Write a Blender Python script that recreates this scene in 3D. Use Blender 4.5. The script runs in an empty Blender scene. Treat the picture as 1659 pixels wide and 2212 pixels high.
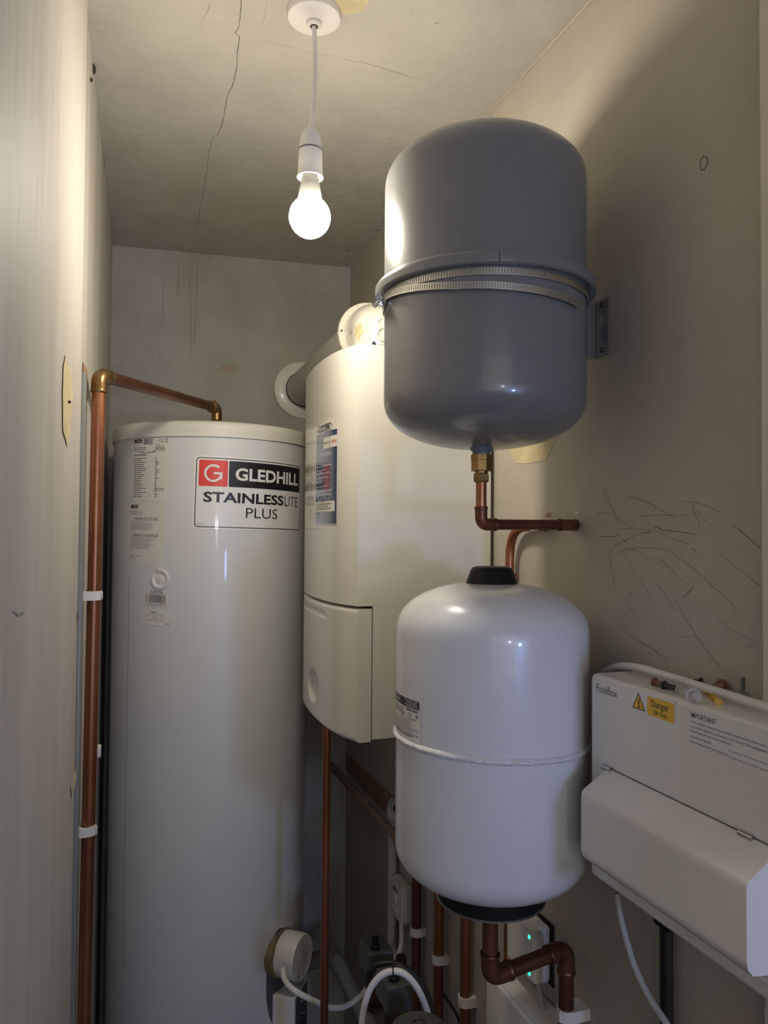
import bpy, bmesh, math, random
from mathutils import Vector, Matrix
from math import sin, cos, pi, radians, sqrt, atan2
random.seed(7)
C = bpy.context.scene.collection

# ---------------------------------------------------------------- camera
cam = bpy.data.objects.new('camera', bpy.data.cameras.new('camera'))
C.objects.link(cam)
cam.data.sensor_fit = 'VERTICAL'; cam.data.sensor_height = 24.0
cam.data.lens = 24.0 * 1640.0 / 2212.0
cam.data.clip_start = 0.02
cam.matrix_world = (Matrix.Translation((0, 0, 1.6)) @ Matrix.Rotation(radians(-19.5), 4, 'Z')
                    @ Matrix.Rotation(pi/2 + radians(1.45), 4, 'X') @ Matrix.Rotation(radians(.43), 4, 'Z'))
bpy.context.scene.camera = cam

# ---------------------------------------------------------------- light
BULB = 225.0                       # radiance of the lamp globe
world = bpy.data.worlds.new('world'); bpy.context.scene.world = world
world.use_nodes = True
bg = world.node_tree.nodes['Background']
bg.inputs[0].default_value = (1.0, .96, .92, 1); bg.inputs[1].default_value = .17
def area(name, loc, target, sx, sy, power, col):
    l = bpy.data.lights.new(name, 'AREA'); l.shape = 'RECTANGLE'; l.size = sx; l.size_y = sy
    l.energy = power; l.color = col
    o = bpy.data.objects.new(name, l); C.objects.link(o); o.location = loc
    o.rotation_euler = (Vector(target) - Vector(loc)).to_track_quat('-Z', 'Y').to_euler()
    return o
area('window_daylight', (.625, -.95, 1.40), (.5, 1.0, 1.38), .10, .15, 6, (.32, .48, 1.0))
area('landing_light', (.08, -2.4, 1.58), (.45, 1.0, 1.6), .20, .20, 4, (.80, .88, 1.0))
area('hall_fill', (-.45, -2.3, 1.8), (.35, 1.6, 1.5), 2.2, 1.8, 11, (1.0, .93, .84))  # added warm fill behind the camera, lifts the dim lower parts
vs = bpy.context.scene.view_settings
vs.view_transform = 'Standard'; vs.look = 'None'; vs.exposure = 0.0; vs.gamma = 1.0
vs.use_curve_mapping = False

# ---------------------------------------------------------------- materials
def mat(name, col, rough=.5, metal=0., coat=0., noise=0., nscale=8., bump=0., bscale=60., stretch=(1,1,1),
        col2=None, spec=.5, emit=None, estr=0., trans=0., seed=0., c2pos=(.35,.7)):
    m = bpy.data.materials.new(name); m.use_nodes = True
    nt = m.node_tree; b = nt.nodes['Principled BSDF']
    b.inputs['Base Color'].default_value = (*col, 1); b.inputs['Roughness'].default_value = rough
    b.inputs['Metallic'].default_value = metal; b.inputs['Coat Weight'].default_value = coat
    b.inputs['Coat Roughness'].default_value = .06
    b.inputs['Specular IOR Level'].default_value = spec
    b.inputs['Transmission Weight'].default_value = trans
    if emit: b.inputs['Emission Color'].default_value = (*emit, 1); b.inputs['Emission Strength'].default_value = estr
    tc = nt.nodes.new('ShaderNodeTexCoord'); mp = nt.nodes.new('ShaderNodeMapping')
    nt.links.new(tc.outputs['Object'], mp.inputs['Vector']); mp.inputs['Scale'].default_value = stretch
    mp.inputs['Location'].default_value = (seed, seed*.7, seed*1.3)
    if noise > 0 or col2:
        n = nt.nodes.new('ShaderNodeTexNoise'); n.inputs['Scale'].default_value = nscale
        n.inputs['Detail'].default_value = 6; n.inputs['Roughness'].default_value = .6
        nt.links.new(mp.outputs[0], n.inputs['Vector'])
        r = nt.nodes.new('ShaderNodeValToRGB')
        c2 = col2 if col2 else tuple(c*(1-noise) for c in col)
        r.color_ramp.elements[0].position = c2pos[0]; r.color_ramp.elements[0].color = (*c2, 1)
        r.color_ramp.elements[1].position = c2pos[1]; r.color_ramp.elements[1].color = (*col, 1)
        nt.links.new(n.outputs['Fac'], r.inputs['Fac']); nt.links.new(r.outputs[0], b.inputs['Base Color'])
    if bump > 0:
        n2 = nt.nodes.new('ShaderNodeTexNoise'); n2.inputs['Scale'].default_value = bscale
        n2.inputs['Detail'].default_value = 4
        nt.links.new(mp.outputs[0], n2.inputs['Vector'])
        bp = nt.nodes.new('ShaderNodeBump'); bp.inputs['Strength'].default_value = bump
        bp.inputs['Distance'].default_value = .004
        nt.links.new(n2.outputs['Fac'], bp.inputs['Height']); nt.links.new(bp.outputs[0], b.inputs['Normal'])
    return m
M = dict(
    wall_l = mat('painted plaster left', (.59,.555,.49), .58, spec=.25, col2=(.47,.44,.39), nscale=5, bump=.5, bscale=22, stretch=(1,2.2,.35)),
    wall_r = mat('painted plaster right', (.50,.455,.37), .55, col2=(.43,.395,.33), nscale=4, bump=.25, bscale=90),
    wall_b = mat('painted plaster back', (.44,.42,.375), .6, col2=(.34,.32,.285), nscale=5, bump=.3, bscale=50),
    ceil   = mat('ceiling paint', (.51,.485,.425), .7, col2=(.44,.415,.365), nscale=6, bump=.45, bscale=45, stretch=(1,1,1)),
    floor  = mat('dusty boards', (.16,.12,.09), .8, noise=.4, nscale=6),
    trim   = mat('white gloss frame paint', (.66,.60,.52), .35),
    cream  = mat('bare cream plaster', (.66,.56,.33), .8, noise=.2, nscale=20),
    pinkpl = mat('bare pink plaster', (.42,.25,.16), .85, noise=.3, nscale=25),
    crack  = mat('crack', (.12,.105,.085), .9),
    faint  = mat('faint scratch', (.24,.215,.175), .8),
    faintc = mat('faint ceiling mark', (.33,.31,.265), .8),
    pale   = mat('flaked paint edge', (.72,.68,.58), .7),
    hole   = mat('dark hole', (.03,.025,.02), .9),
    cylw   = mat('white plastic coated steel', (.70,.70,.68), .38, coat=.15, noise=.03, nscale=3, bump=.04, bscale=300),
    lid    = mat('cream plastic lid', (.72,.69,.61), .45, noise=.05, nscale=12),
    label  = mat('off white label', (.73,.70,.62), .45),
    labelw = mat('white label', (.80,.79,.76), .3, coat=.4),
    black  = mat('black print', (.012,.012,.013), .35, coat=.4),
    print  = mat('grey print', (.16,.155,.15), .5),
    printl = mat('pale grey print', (.36,.345,.32), .5),
    red    = mat('red print', (.75,.045,.03), .35, coat=.4),
    yellow = mat('yellow print', (.83,.50,.035), .45),
    boil   = mat('gloss white boiler casing', (.74,.71,.62), .22, coat=.6, spec=.6),
    boild  = mat('dark gap', (.02,.02,.02), .8),
    blue   = mat('navy blue label', (.022,.045,.11), .2, coat=1.0),
    chrome = mat('chrome', (.85,.85,.86), .12, metal=1.),
    silver = mat('brushed steel band', (.62,.61,.58), .32, metal=1.),
    galv   = mat('galvanised steel', (.38,.39,.39), .42, metal=.9, noise=.25, nscale=60),
    grey   = mat('grey enamel', (.185,.187,.184), .27, coat=.35, noise=.06, nscale=4, bump=.03, bscale=260),
    greyp  = mat('grey nozzle', (.13,.15,.18), .4),
    vessel = mat('white enamel', (.72,.73,.75), .27, coat=.4, noise=.04, nscale=5, bump=.03, bscale=220),
    weld   = mat('white enamel weld', (.72,.73,.75), .3, coat=.3, bump=.9, bscale=110),
    dirt   = mat('brown dust', (.36,.28,.20), .9),
    rubber = mat('black rubber', (.008,.008,.009), .5, spec=.25),
    copper = mat('copper tube', (.52,.22,.115), .33, metal=.85, col2=(.20,.075,.038), nscale=7, stretch=(1,1,.35), c2pos=(.3,.68)),
    copperd= mat('tarnished copper', (.25,.10,.055), .42, metal=.75, col2=(.085,.035,.02), nscale=9, stretch=(1,1,.4), c2pos=(.3,.7)),
    pinkp  = mat('paint splashed copper', (.42,.26,.19), .6, col2=(.25,.14,.09), nscale=14),
    brass  = mat('old brass', (.36,.23,.10), .35, metal=.9, col2=(.19,.12,.045), nscale=40),
    brassd = mat('dark brass', (.16,.105,.045), .42, metal=.8, noise=.5, nscale=40),
    clip   = mat('white plastic clip', (.78,.74,.69), .45),
    plastic= mat('white plastic', (.76,.73,.69), .35, coat=.2),
    pvc    = mat('off white pvc', (.50,.48,.44), .45),
    fuse   = mat('white powder coat', (.80,.77,.73), .32, coat=.25, noise=.03, nscale=5, bump=.05, bscale=300),
    hinge  = mat('steel hinge', (.55,.53,.48), .25, metal=1.),
    wastep = mat('dull waste pipe plastic', (.26,.24,.21), .6),
    cable  = mat('white cable sheath', (.76,.74,.70), .4),
    cableg = mat('grey cable sheath', (.42,.42,.40), .45),
    cableb = mat('black cable sheath', (.02,.02,.021), .5),
    flue   = mat('grey white flue tube', (.48,.46,.41), .45, noise=.05),
    elbow  = mat('cream flue elbow', (.66,.63,.54), .28, coat=.3),
    glue   = mat('yellow adhesive residue', (.72,.62,.36), .7, noise=.4, nscale=90),
    lampw  = mat('white lamp plastic', (.80,.76,.72), .4),
    lampb  = mat('lamp body', (.42,.41,.37), .45),
    globe  = mat('lit globe', (1,1,1), .4, emit=(1.0,.91,.76), estr=BULB),
    greenl = mat('green led', (0,.3,.2), .4, emit=(.02,1,.55), estr=3.2),
    bluel  = mat('blue led', (.05,.05,.4), .4, emit=(.1,.08,1), estr=6),
    tan    = mat('tan foam gasket', (.30,.23,.12), .85, noise=.5, nscale=30),
    darkst = mat('dark grey steel', (.075,.08,.082), .5),
    slot   = mat('band slot shade', (.20,.195,.185), .4),
    stainp = mat('pink stain', (.42,.33,.27), .8, noise=.15, nscale=30),
    steelp = mat('grey metal actuator', (.13,.135,.125), .45, metal=.4, noise=.2, nscale=30),
    strip  = mat('grey wall reflection', (.22,.225,.21), .35, bump=.2, bscale=30),  # gloss reflection and shade of the left wall, put into a grey
    clear  = mat('clear plastic', (.9,.88,.85), .2, trans=.75),
    plugb  = mat('brown plastic plug', (.22,.10,.06), .5),
    plugy  = mat('yellow plastic plug', (.62,.34,.03), .5),
    screwd = mat('dark screw steel', (.07,.065,.06), .35, metal=.8),
    screws = mat('zinc screw', (.42,.43,.42), .3, metal=1.),
)

# ---------------------------------------------------------------- helpers
WP = {}
WN = {'upper_casing','lower_casing','enclosure','front_cover','flap_cover','housing','back_box','face_plate','thermostat_box','actuator','angle_plate'}
def fin(name, bm, m, parent=None, smooth=True, base=False, angle=40):
    """link bm (built in place, metres) as one mesh object with its own origin"""
    bmesh.ops.recalc_face_normals(bm, faces=bm.faces)
    xs = [v.co for v in bm.verts]
    lo = Vector([min(c[i] for c in xs) for i in range(3)]); hi = Vector([max(c[i] for c in xs) for i in range(3)])
    c = (lo + hi) / 2
    if parent is None: c.z = lo.z
    bmesh.ops.translate(bm, verts=bm.verts, vec=-c)
    me = bpy.data.meshes.new(name)
    if smooth:
        for f in bm.faces: f.smooth = True
        for e in bm.edges:
            if len(e.link_faces) == 2 and e.calc_face_angle(0) > radians(angle): e.smooth = False
    bm.to_mesh(me); bm.free()
    me.materials.append(m)
    o = bpy.data.objects.new(name, me); C.objects.link(o)
    if name in WN:
        w = o.modifiers.new('weighted', 'WEIGHTED_NORMAL'); w.keep_sharp = True; w.weight = 90
    o.location = c - (WP[parent.name] if parent else Vector((0,0,0)))
    if parent: o.parent = parent
    WP[o.name] = c
    return o
def tag(o, label, cat, group=None):
    o['label'] = label; o['category'] = cat
    if group: o['group'] = group
    return o
def thing(name, loc, label, cat, group=None):
    o = bpy.data.objects.new(name, None); C.objects.link(o); o.location = loc; o.empty_display_size = .02
    WP[o.name] = Vector(loc)
    return tag(o, label, cat, group)
def struct(name, bm, m, smooth=False):
    o = fin(name, bm, m, smooth=smooth); o['kind'] = 'structure'; return o
def part(o, label): o['label'] = label; return o

def box(bm, x0, x1, y0, y1, z0, z1, bev=0., seg=2, rot=None):
    r = bmesh.ops.create_cube(bm, size=1)
    vs_ = r['verts']
    bmesh.ops.scale(bm, verts=vs_, vec=(x1-x0, y1-y0, z1-z0))
    if bev > 0:
        es = list({e for v in vs_ for e in v.link_edges})
        r = bmesh.ops.bevel(bm, geom=es, offset=bev, segments=seg, profile=.5, affect='EDGES')
        vs_ = list({v for f in r['faces'] for v in f.verts} | {v for v in vs_ if v.is_valid})
    mtx = Matrix.Translation(((x0+x1)/2, (y0+y1)/2, (z0+z1)/2))
    if rot is not None: mtx = mtx @ rot
    bmesh.ops.transform(bm, matrix=mtx, verts=vs_)
    return vs_
def frame(d):
    d = d.normalized(); u = d.orthogonal().normalized(); return u, d.cross(u)
def sweep(bm, pts, r, n=14, cap=True):
    """tube through pts (already dense); r number or list"""
    pts = [Vector(p) for p in pts]; k = len(pts)
    tg = [(pts[min(i+1,k-1)] - pts[max(i-1,0)]).normalized() for i in range(k)]
    u = tg[0].orthogonal().normalized(); rings = []
    for i in range(k):
        u = (u - tg[i]*u.dot(tg[i])).normalized(); v = tg[i].cross(u)
        ri = r[i] if isinstance(r, (list, tuple)) else r
        rings.append([bm.verts.new(pts[i] + (u*cos(2*pi*j/n) + v*sin(2*pi*j/n))*ri) for j in range(n)])
    for a, b in zip(rings, rings[1:]):
        for j in range(n): bm.faces.new((a[j], a[(j+1)%n], b[(j+1)%n], b[j]))
    if cap: bm.faces.new(rings[0][::-1]); bm.faces.new(rings[-1])
def bendpath(pts, rad, n=8):
    """polyline with rounded corners"""
    pts = [Vector(p) for p in pts]; out = [pts[0]]
    for a, b, c in zip(pts, pts[1:], pts[2:]):
        d1 = (a-b).normalized(); d2 = (c-b).normalized(); ang = d1.angle(d2); t = rad/math.tan(ang/2)
        t = min(t, (a-b).length*.49 if a != pts[0] else (a-b).length*.98, (c-b).length*.98)
        p1 = b + d1*t; p2 = b + d2*t
        for i in range(n+1):
            s = i/n; out.append(p1*(1-s)**2 + b*2*s*(1-s) + p2*s*s)
    out.append(pts[-1]); return out
def spline(pts, n=8):
    P = [Vector(p) for p in pts]; P = [P[0]*2-P[1]] + P + [P[-1]*2-P[-2]]; out = []
    for i in range(1, len(P)-2):
        for k in range(n):
            t = k/n; a,b,c,d = P[i-1],P[i],P[i+1],P[i+2]
            out.append(.5*((2*b)+(c-a)*t+(2*a-5*b+4*c-d)*t*t+(3*b-a-3*c+d)*t**3))
    out.append(P[-2]); return out
def lathe(bm, prof, c, axis=(0,0,1), n=48, caps=True):
    """prof: list of (radius, height along axis)"""
    ax = Vector(axis).normalized(); c = Vector(c)
    if abs(ax.z) > .999: u = Vector((1,0,0)); v = Vector((0,1,0))*(1 if ax.z > 0 else -1)
    else: u = ax.cross(Vector((0,0,1))).normalized(); v = ax.cross(u)
    rings = []
    for r, h in prof:
        if r < 1e-6: rings.append([bm.verts.new(c + ax*h)])
        else: rings.append([bm.verts.new(c + ax*h + (u*cos(2*pi*j/n)+v*sin(2*pi*j/n))*r) for j in range(n)])
    for a, b in zip(rings, rings[1:]):
        for j in range(n):
            j2 = (j+1) % n
            if len(a) == 1 and len(b) == 1: continue
            if len(a) == 1: bm.faces.new((a[0], b[j2], b[j]))
            elif len(b) == 1: bm.faces.new((a[j], a[j2], b[0]))
            else: bm.faces.new((a[j], a[j2], b[j2], b[j]))
    if caps:
        if len(rings[0]) > 1: bm.faces.new(rings[0][::-1])
        if len(rings[-1]) > 1: bm.faces.new(rings[-1])
def prism(bm, pts, d, z0, z1):
    """pts 2D polygon; d in 'xyz' extrusion axis"""
    def mk(p, z):
        return {'z': (p[0],p[1],z), 'y': (p[0],z,p[1]), 'x': (z,p[0],p[1])}[d]
    a = [bm.verts.new(mk(p,z0)) for p in pts]; b = [bm.verts.new(mk(p,z1)) for p in pts]; n = len(pts)
    fs = [bm.faces.new(a[::-1]), bm.faces.new(b)]
    for i in range(n): fs.append(bm.faces.new((a[i], a[(i+1)%n], b[(i+1)%n], b[i])))
    return a+b
def bevel_sharp(bm, off, seg=2, ang=35):
    es = [e for e in bm.edges if len(e.link_faces) == 2 and e.calc_face_angle(0) > radians(ang)]
    bmesh.ops.bevel(bm, geom=es, offset=off, segments=seg, profile=.5, affect='EDGES', clamp_overlap=True)
B = bmesh.new
def one(fn, *a, **k):
    bm = B(); fn(bm, *a, **k); return bm

# ---- flat artwork in (u, v), wrapped on to a surface by a mapper
def rrect(u0, u1, v0, v1, r=0., n=5):
    if r <= 0: return [(u0,v0),(u1,v0),(u1,v1),(u0,v1)]
    out = []
    for cx, cy, a0 in ((u1-r,v0+r,-pi/2),(u1-r,v1-r,0),(u0+r,v1-r,pi/2),(u0+r,v0+r,pi)):
        for i in range(n+1):
            a = a0 + pi/2*i/n; out.append((cx+r*cos(a), cy+r*sin(a)))
    return out
def poly2(bm, pts):
    bm.faces.new([bm.verts.new((p[0], p[1], 0)) for p in pts])
def ring2(bm, outer, inner):
    a = [bm.verts.new((*p,0)) for p in outer]; b = [bm.verts.new((*p,0)) for p in inner]; n = len(a)
    for i in range(n): bm.faces.new((a[i], a[(i+1)%n], b[(i+1)%n], b[i]))
def text2(bm, s, u0, u1, v0, v1, bold=0.):
    """text fitted to the box u0..u1, v0..v1 (v range of the glyphs)"""
    cu = bpy.data.curves.new('t', 'FONT'); cu.body = s; cu.size = 1; cu.offset = bold; cu.resolution_u = 3
    o = bpy.data.objects.new('t', cu); C.objects.link(o)
    dg = bpy.context.evaluated_depsgraph_get(); dg.update()
    me = bpy.data.meshes.new_from_object(o.evaluated_get(dg))
    xs = [v.co.x for v in me.vertices]; ys = [v.co.y for v in me.vertices]
    x0, x1, y0, y1 = min(xs), max(xs), min(ys), max(ys)
    vv = [bm.verts.new((u0+(v.co.x-x0)/(x1-x0)*(u1-u0), v0+(v.co.y-y0)/(y1-y0)*(v1-v0), 0)) for v in me.vertices]
    for p in me.polygons:
        try: bm.faces.new([vv[i] for i in p.vertices])
        except ValueError: pass
    bpy.data.objects.remove(o); bpy.data.curves.remove(cu); bpy.data.meshes.remove(me)
def fine2(bm, u0, u1, v, h, fill=1., dash=(.004,.011), gap=.0018):
    """a line of print too small to read: word-long strokes"""
    u = u0; end = u0 + (u1-u0)*fill
    while u < end - .002:
        w = min(random.uniform(*dash), end-u); poly2(bm, rrect(u, u+w, v, v+h)); u += w + gap
def bars2(bm, u0, u1, v0, v1):
    u = u0
    while u < u1:
        w = random.choice((.0006,.0009,.0015)); poly2(bm, rrect(u, min(u+w,u1), v0, v1)); u += w + random.choice((.0006,.0009,.0013))
def decal(name, bm, mapper, m, parent, step=None, thick=0., label=None):
    if step:
        us = [v.co.x for v in bm.verts]; u = math.floor(min(us)/step)*step + step
        while u < max(us):
            bmesh.ops.bisect_plane(bm, geom=bm.verts[:]+bm.edges[:]+bm.faces[:], plane_co=(u,0,0), plane_no=(1,0,0)); u += step
    nf = bm.faces[:]
    if thick:
        r = bmesh.ops.extrude_face_region(bm, geom=nf)
        for e in r['geom']:
            if isinstance(e, bmesh.types.BMVert): e.co.z += thick
    for v in bm.verts: v.co = mapper(v.co.x, v.co.y, v.co.z)
    me_o = fin(name, bm, m, parent, smooth=False)
    if label: me_o['label'] = label
    return me_o
def cylmap(cx, cy, r, off, rot=0., c=(0,0)):
    def f(u, v, w):
        u2 = c[0]+(u-c[0])*cos(rot)-(v-c[1])*sin(rot); v2 = c[1]+(u-c[0])*sin(rot)+(v-c[1])*cos(rot)
        a = u2/r; R = r+off+w; return Vector((cx+R*sin(a), cy-R*cos(a), v2))
    return f
def xmap(X, off):          # on a surface facing -X: u runs towards the viewer (-Y)
    return lambda u, v, w: Vector((X-off-w, -u, v))
def ribbon(bm, pts, w, nrm, taper=True):
    """narrow irregular strip lying on a plane"""
    nrm = Vector(nrm); P = [Vector(p) for p in pts]; L = []
    for i, p in enumerate(P):
        t = (P[min(i+1,len(P)-1)] - P[max(i-1,0)]).normalized(); s = t.cross(nrm).normalized()
        k = w*random.uniform(.6,1.2)*(.35 if taper and i in (0,len(P)-1) else 1)
        L.append((bm.verts.new(p+s*k/2), bm.verts.new(p-s*k/2)))
    for a, b in zip(L, L[1:]): bm.faces.new((a[0],a[1],b[1],b[0]))
def jag(pts, amp, step=.012):
    out = []
    P = [Vector(p) for p in pts]
    for a, b in zip(P, P[1:]):
        n = max(1, int((b-a).length/step))
        for i in range(n):
            d = Vector((random.uniform(-amp,amp), random.uniform(-amp,amp), random.uniform(-amp,amp)))
            out.append(a.lerp(b, i/n)+d)
    out.append(P[-1]); return out

# ================================================================ the room
RX = .662
def strip_wall(pts, z0, z1, nz=1):
    bm = B(); rows = []
    for k in range(nz+1):
        rows.append([bm.verts.new((x, y, z0+(z1-z0)*k/nz)) for x, y in pts])
    for a, b in zip(rows, rows[1:]):
        for i in range(len(pts)-1): bm.faces.new((a[i], a[i+1], b[i+1], b[i]))
    return bm
LW = [(-.019,2.257),(-.030,1.92),(-.040,1.60),(-.049,1.36),(-.0535,1.25),(-.0535,1.22),(-.049,1.16),(-.053,1.10),(-.061,.95),(-.068,.75),(-.080,.50),(-.098,.1),(-.11,-.2)]
def lwx(y):
    for (xa,ya),(xb,yb) in zip(LW, LW[1:]):
        if yb <= y <= ya: return xa+(xb-xa)*(ya-y)/(ya-yb)
    return -.1
def solid_wall(pts, off, z0=0., z1=2.4):
    bm = B(); back = [(p[0]+off[0], p[1]+off[1]) for p in pts][::-1]
    prism(bm, list(pts)+back, 'z', z0, z1); return bm
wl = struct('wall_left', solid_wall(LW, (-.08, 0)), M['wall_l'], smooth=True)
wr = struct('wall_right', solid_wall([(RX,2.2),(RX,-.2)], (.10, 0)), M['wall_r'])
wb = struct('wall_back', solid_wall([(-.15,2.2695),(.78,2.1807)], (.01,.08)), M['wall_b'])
bm = B(); box(bm, -1.3, 1.9, -2.6, 2.4, 2.4, 2.48); ce = struct('ceiling', bm, M['ceil'])
bm = B(); box(bm, -1.3, 1.9, -2.6, 2.4, -.08, 0); struct('floor', bm, M['floor'])
bm = B(); box(bm, .648, .70, -.2, .628, 0, 2.4, .003); struct('trim_1', bm, M['trim'])
def by(x): return 2.257 - (x+.019)*.0954           # face of the back wall
# ---- marks on the ceiling, walls (parts of the surface they are in)
Z = 2.3994
CR1 = [([(0.1678,1.1300,2.4000),(0.1734,1.1888,2.4000),(0.1709,1.2159,2.4000),(0.1776,1.2207,2.4000),(0.1826,1.2791,2.4000),(0.1880,1.3257,2.4000),(0.1859,1.3787,2.4000),(0.1826,1.4035,2.4000),(0.1849,1.4386,2.4000),(0.1873,1.4897,2.4000),(0.1833,1.5429,2.4000),(0.1742,1.5598,2.4000)],0.001),([(0.1742,1.5598,2.4000),(0.1762,1.6257,2.4000),(0.1791,1.6946,2.4000),(0.1845,1.8092,2.4000),(0.1872,1.9176,2.4000),(0.1933,2.0712,2.4000)],0.0006),([(-0.0467,1.4267,2.4000),(-0.0458,1.4878,2.4000),(-0.0429,1.5449,2.4000),(-0.0395,1.6448,2.4000),(-0.0339,1.7693,2.4000)],0.0012)]
CR2 = [([(0.2211,1.2196,2.4000),(0.2712,1.2190,2.4000),(0.3116,1.2224,2.4000),(0.3305,1.2181,2.4000),(0.3672,1.2180,2.4000),(0.4267,1.2209,2.4000),(0.4903,1.2289,2.4000)],0.0006),([(0.2060,1.1320,2.4000),(0.2058,1.1654,2.4000),(0.2042,1.1893,2.4000)],0.0005),([(0.1244,1.1565,2.4000),(0.1163,1.2098,2.4000)],0.0005)]
SPOTS = [(0.6149,2.0555,0.0085),(0.6222,2.1073,0.006),(0.6474,1.8873,0.009),(0.4647,1.0820,0.0025),(0.4214,1.0773,0.0016),(-0.0365,1.2872,0.002),(0.1865,1.4380,0.002)]
LHOLES = [(1.3843,2.3920,0.009),(1.3242,2.3395,0.004),(1.0081,1.7563,0.0022),(1.4625,1.1899,0.004)]
LFL = [([(1.3000,2.1863),(1.3274,2.1498),(1.3087,2.1039),(1.3051,2.0346),(1.2930,1.9635)],0.0016),([(1.3148,1.3942),(1.2857,1.4169),(1.2335,1.4453),(1.3378,1.4508)],0.0012),([(1.2849,1.1764),(1.2335,1.1732),(1.1201,1.1880)],0.0011)]
LSM = [([(0.6431,1.5376),(0.6682,1.5314),(0.6995,1.5303)],0.003),([(0.9325,1.5046),(0.9484,1.4950)],0.002),([(0.9645,1.3537),(0.9618,1.3438),(0.9672,1.3343)],0.002)]
DRIPS = [(0.1606,2.3938,2.2705,0.0016),(0.1915,2.3914,2.2730,0.0014),(0.1969,2.2734,2.0855,0.0011),(0.2134,2.3976,2.1135,0.0015),(0.1183,2.3202,2.1604,0.0011),(0.1130,2.1599,1.9875,0.0009),(0.1339,2.3885,2.3671,0.002),(0.0481,2.3935,2.3273,0.0009)]
SCR = [([(0.8918,1.5707),(0.8662,1.5779),(0.8442,1.5738),(0.8116,1.5626),(0.7939,1.5559)],0.0006),([(0.8637,1.5788),(0.8299,1.5807),(0.7894,1.5783),(0.7580,1.5648),(0.7304,1.5505),(0.7098,1.5367),(0.6883,1.5249),(0.6771,1.5127)],0.0006),([(0.8945,1.6058),(0.8490,1.6058),(0.8115,1.6020),(0.7787,1.5933),(0.7479,1.5865)],0.0006),([(0.9440,1.6255),(0.9270,1.6300),(0.9051,1.6249),(0.8840,1.6164),(0.8538,1.6066)],0.0006),([(0.9242,1.6656),(0.9051,1.6365),(0.8918,1.6197)],0.0006),([(0.9051,1.5736),(0.8945,1.5829),(0.8763,1.5889),(0.8538,1.5963),(0.8346,1.6004)],0.0006),([(0.8789,1.5719),(0.8588,1.5512),(0.8442,1.5378),(0.8254,1.5222)],0.0006),([(0.8093,1.5687),(0.7895,1.5590),(0.7684,1.5455),(0.7501,1.5352)],0.0006),([(0.7701,1.6401),(0.7477,1.6386),(0.7243,1.6336),(0.6949,1.6226)],0.0006),([(0.7477,1.6379),(0.7398,1.6220),(0.7321,1.6065)],0.0006),([(0.8712,1.6516),(0.8345,1.6423),(0.7980,1.6290),(0.7723,1.6182)],0.0006),([(0.8489,1.6231),(0.8115,1.6233),(0.7477,1.6222)],0.0006),([(0.7005,1.5766),(0.6743,1.5616),(0.6384,1.5412)],0.0006),([(0.7789,1.5214),(0.7685,1.5078),(0.7483,1.4871),(0.7327,1.4709),(0.7139,1.4557),(0.6940,1.4402)],0.0006),([(0.7854,1.4826),(0.7770,1.4734),(0.7563,1.4733),(0.7385,1.4764)],0.0006),([(0.7045,1.5032),(0.6798,1.4901),(0.6483,1.4826)],0.0006),([(0.6826,1.6117),(0.6740,1.6064)],0.0006),([(0.7378,1.6276),(0.7244,1.6162),(0.7113,1.6078)],0.0006),([(0.9078,1.5835),(0.9078,1.5603),(0.8945,1.5217)],0.0006),([(0.6614,1.4743),(0.6483,1.4813)],0.0006),([(0.8739,1.5072),(0.8589,1.4927),(0.8419,1.4836)],0.0006),([(0.8117,1.5369),(0.7896,1.5176),(0.7790,1.5053)],0.0006)]
SCRD = [([(0.8160,1.6050),(0.8092,1.6088),(0.7981,1.6043),(0.7682,1.6021),(0.7360,1.5987)],0.0008),([(0.9354,1.5914),(0.9270,1.5946),(0.9024,1.5951),(0.8840,1.5977)],0.0008),([(0.8370,1.6004),(0.8206,1.6009)],0.0008),([(0.7459,1.5812),(0.7380,1.5783)],0.0008),([(0.8688,1.5212),(0.8576,1.5133)],0.0008),([(0.8664,1.4618),(0.8444,1.4553),(0.8255,1.4518),(0.7920,1.4405)],0.0008),([(0.6740,1.6067),(0.6574,1.5947),(0.6413,1.5841)],0.0008),([(0.7431,1.5371),(0.7521,1.5279),(0.7623,1.5199)],0.0008),([(0.8776,1.5889),(0.8725,1.5882)],0.0008),([(0.9794,1.6156),(0.9794,1.6094)],0.0008),([(0.9614,1.6146),(0.9608,1.6067)],0.0008)]

bm = B()
for pts, w in CR1: ribbon(bm, jag(pts, .0011, .007), w, (0,0,1))
for v in bm.verts: v.co.z = Z
fin('crack', bm, M['crack'], ce, smooth=False)
bm = B()
for pts, w in CR2: ribbon(bm, jag(pts, .002, .012), w, (0,0,1))
for v in bm.verts: v.co.z = Z-.0001
fin('hairline_crack', bm, M['faintc'], ce, smooth=False)
bm = B()
for x, y, r in SPOTS:
    poly2(bm, [(x+r*random.uniform(.7,1.1)*cos(a*pi/6), y+r*random.uniform(.7,1.1)*sin(a*pi/6)) for a in range(12)])
for v in bm.verts: v.co.z = Z
fin('stain_spot', bm, M['faintc'], ce, smooth=False)
bm = B(); lathe(bm, [(.037,0),(.037,-.0012),(.034,-.0016),(0,-.0016)], (0.3120,1.0761,2.4000), n=36)
part(fin('plaster_patch', bm, M['cream'], ce), 'bare cream plaster ring beside the ceiling rose')
bm = B()
for pts, w in LSM: ribbon(bm, [(lwx(a[0])+.0006,a[0],a[1]) for a in pts], w, (1,0,0))
part(fin('smudge', bm, M['faintc'], wl, smooth=False), 'faint grey smudge')
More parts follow.
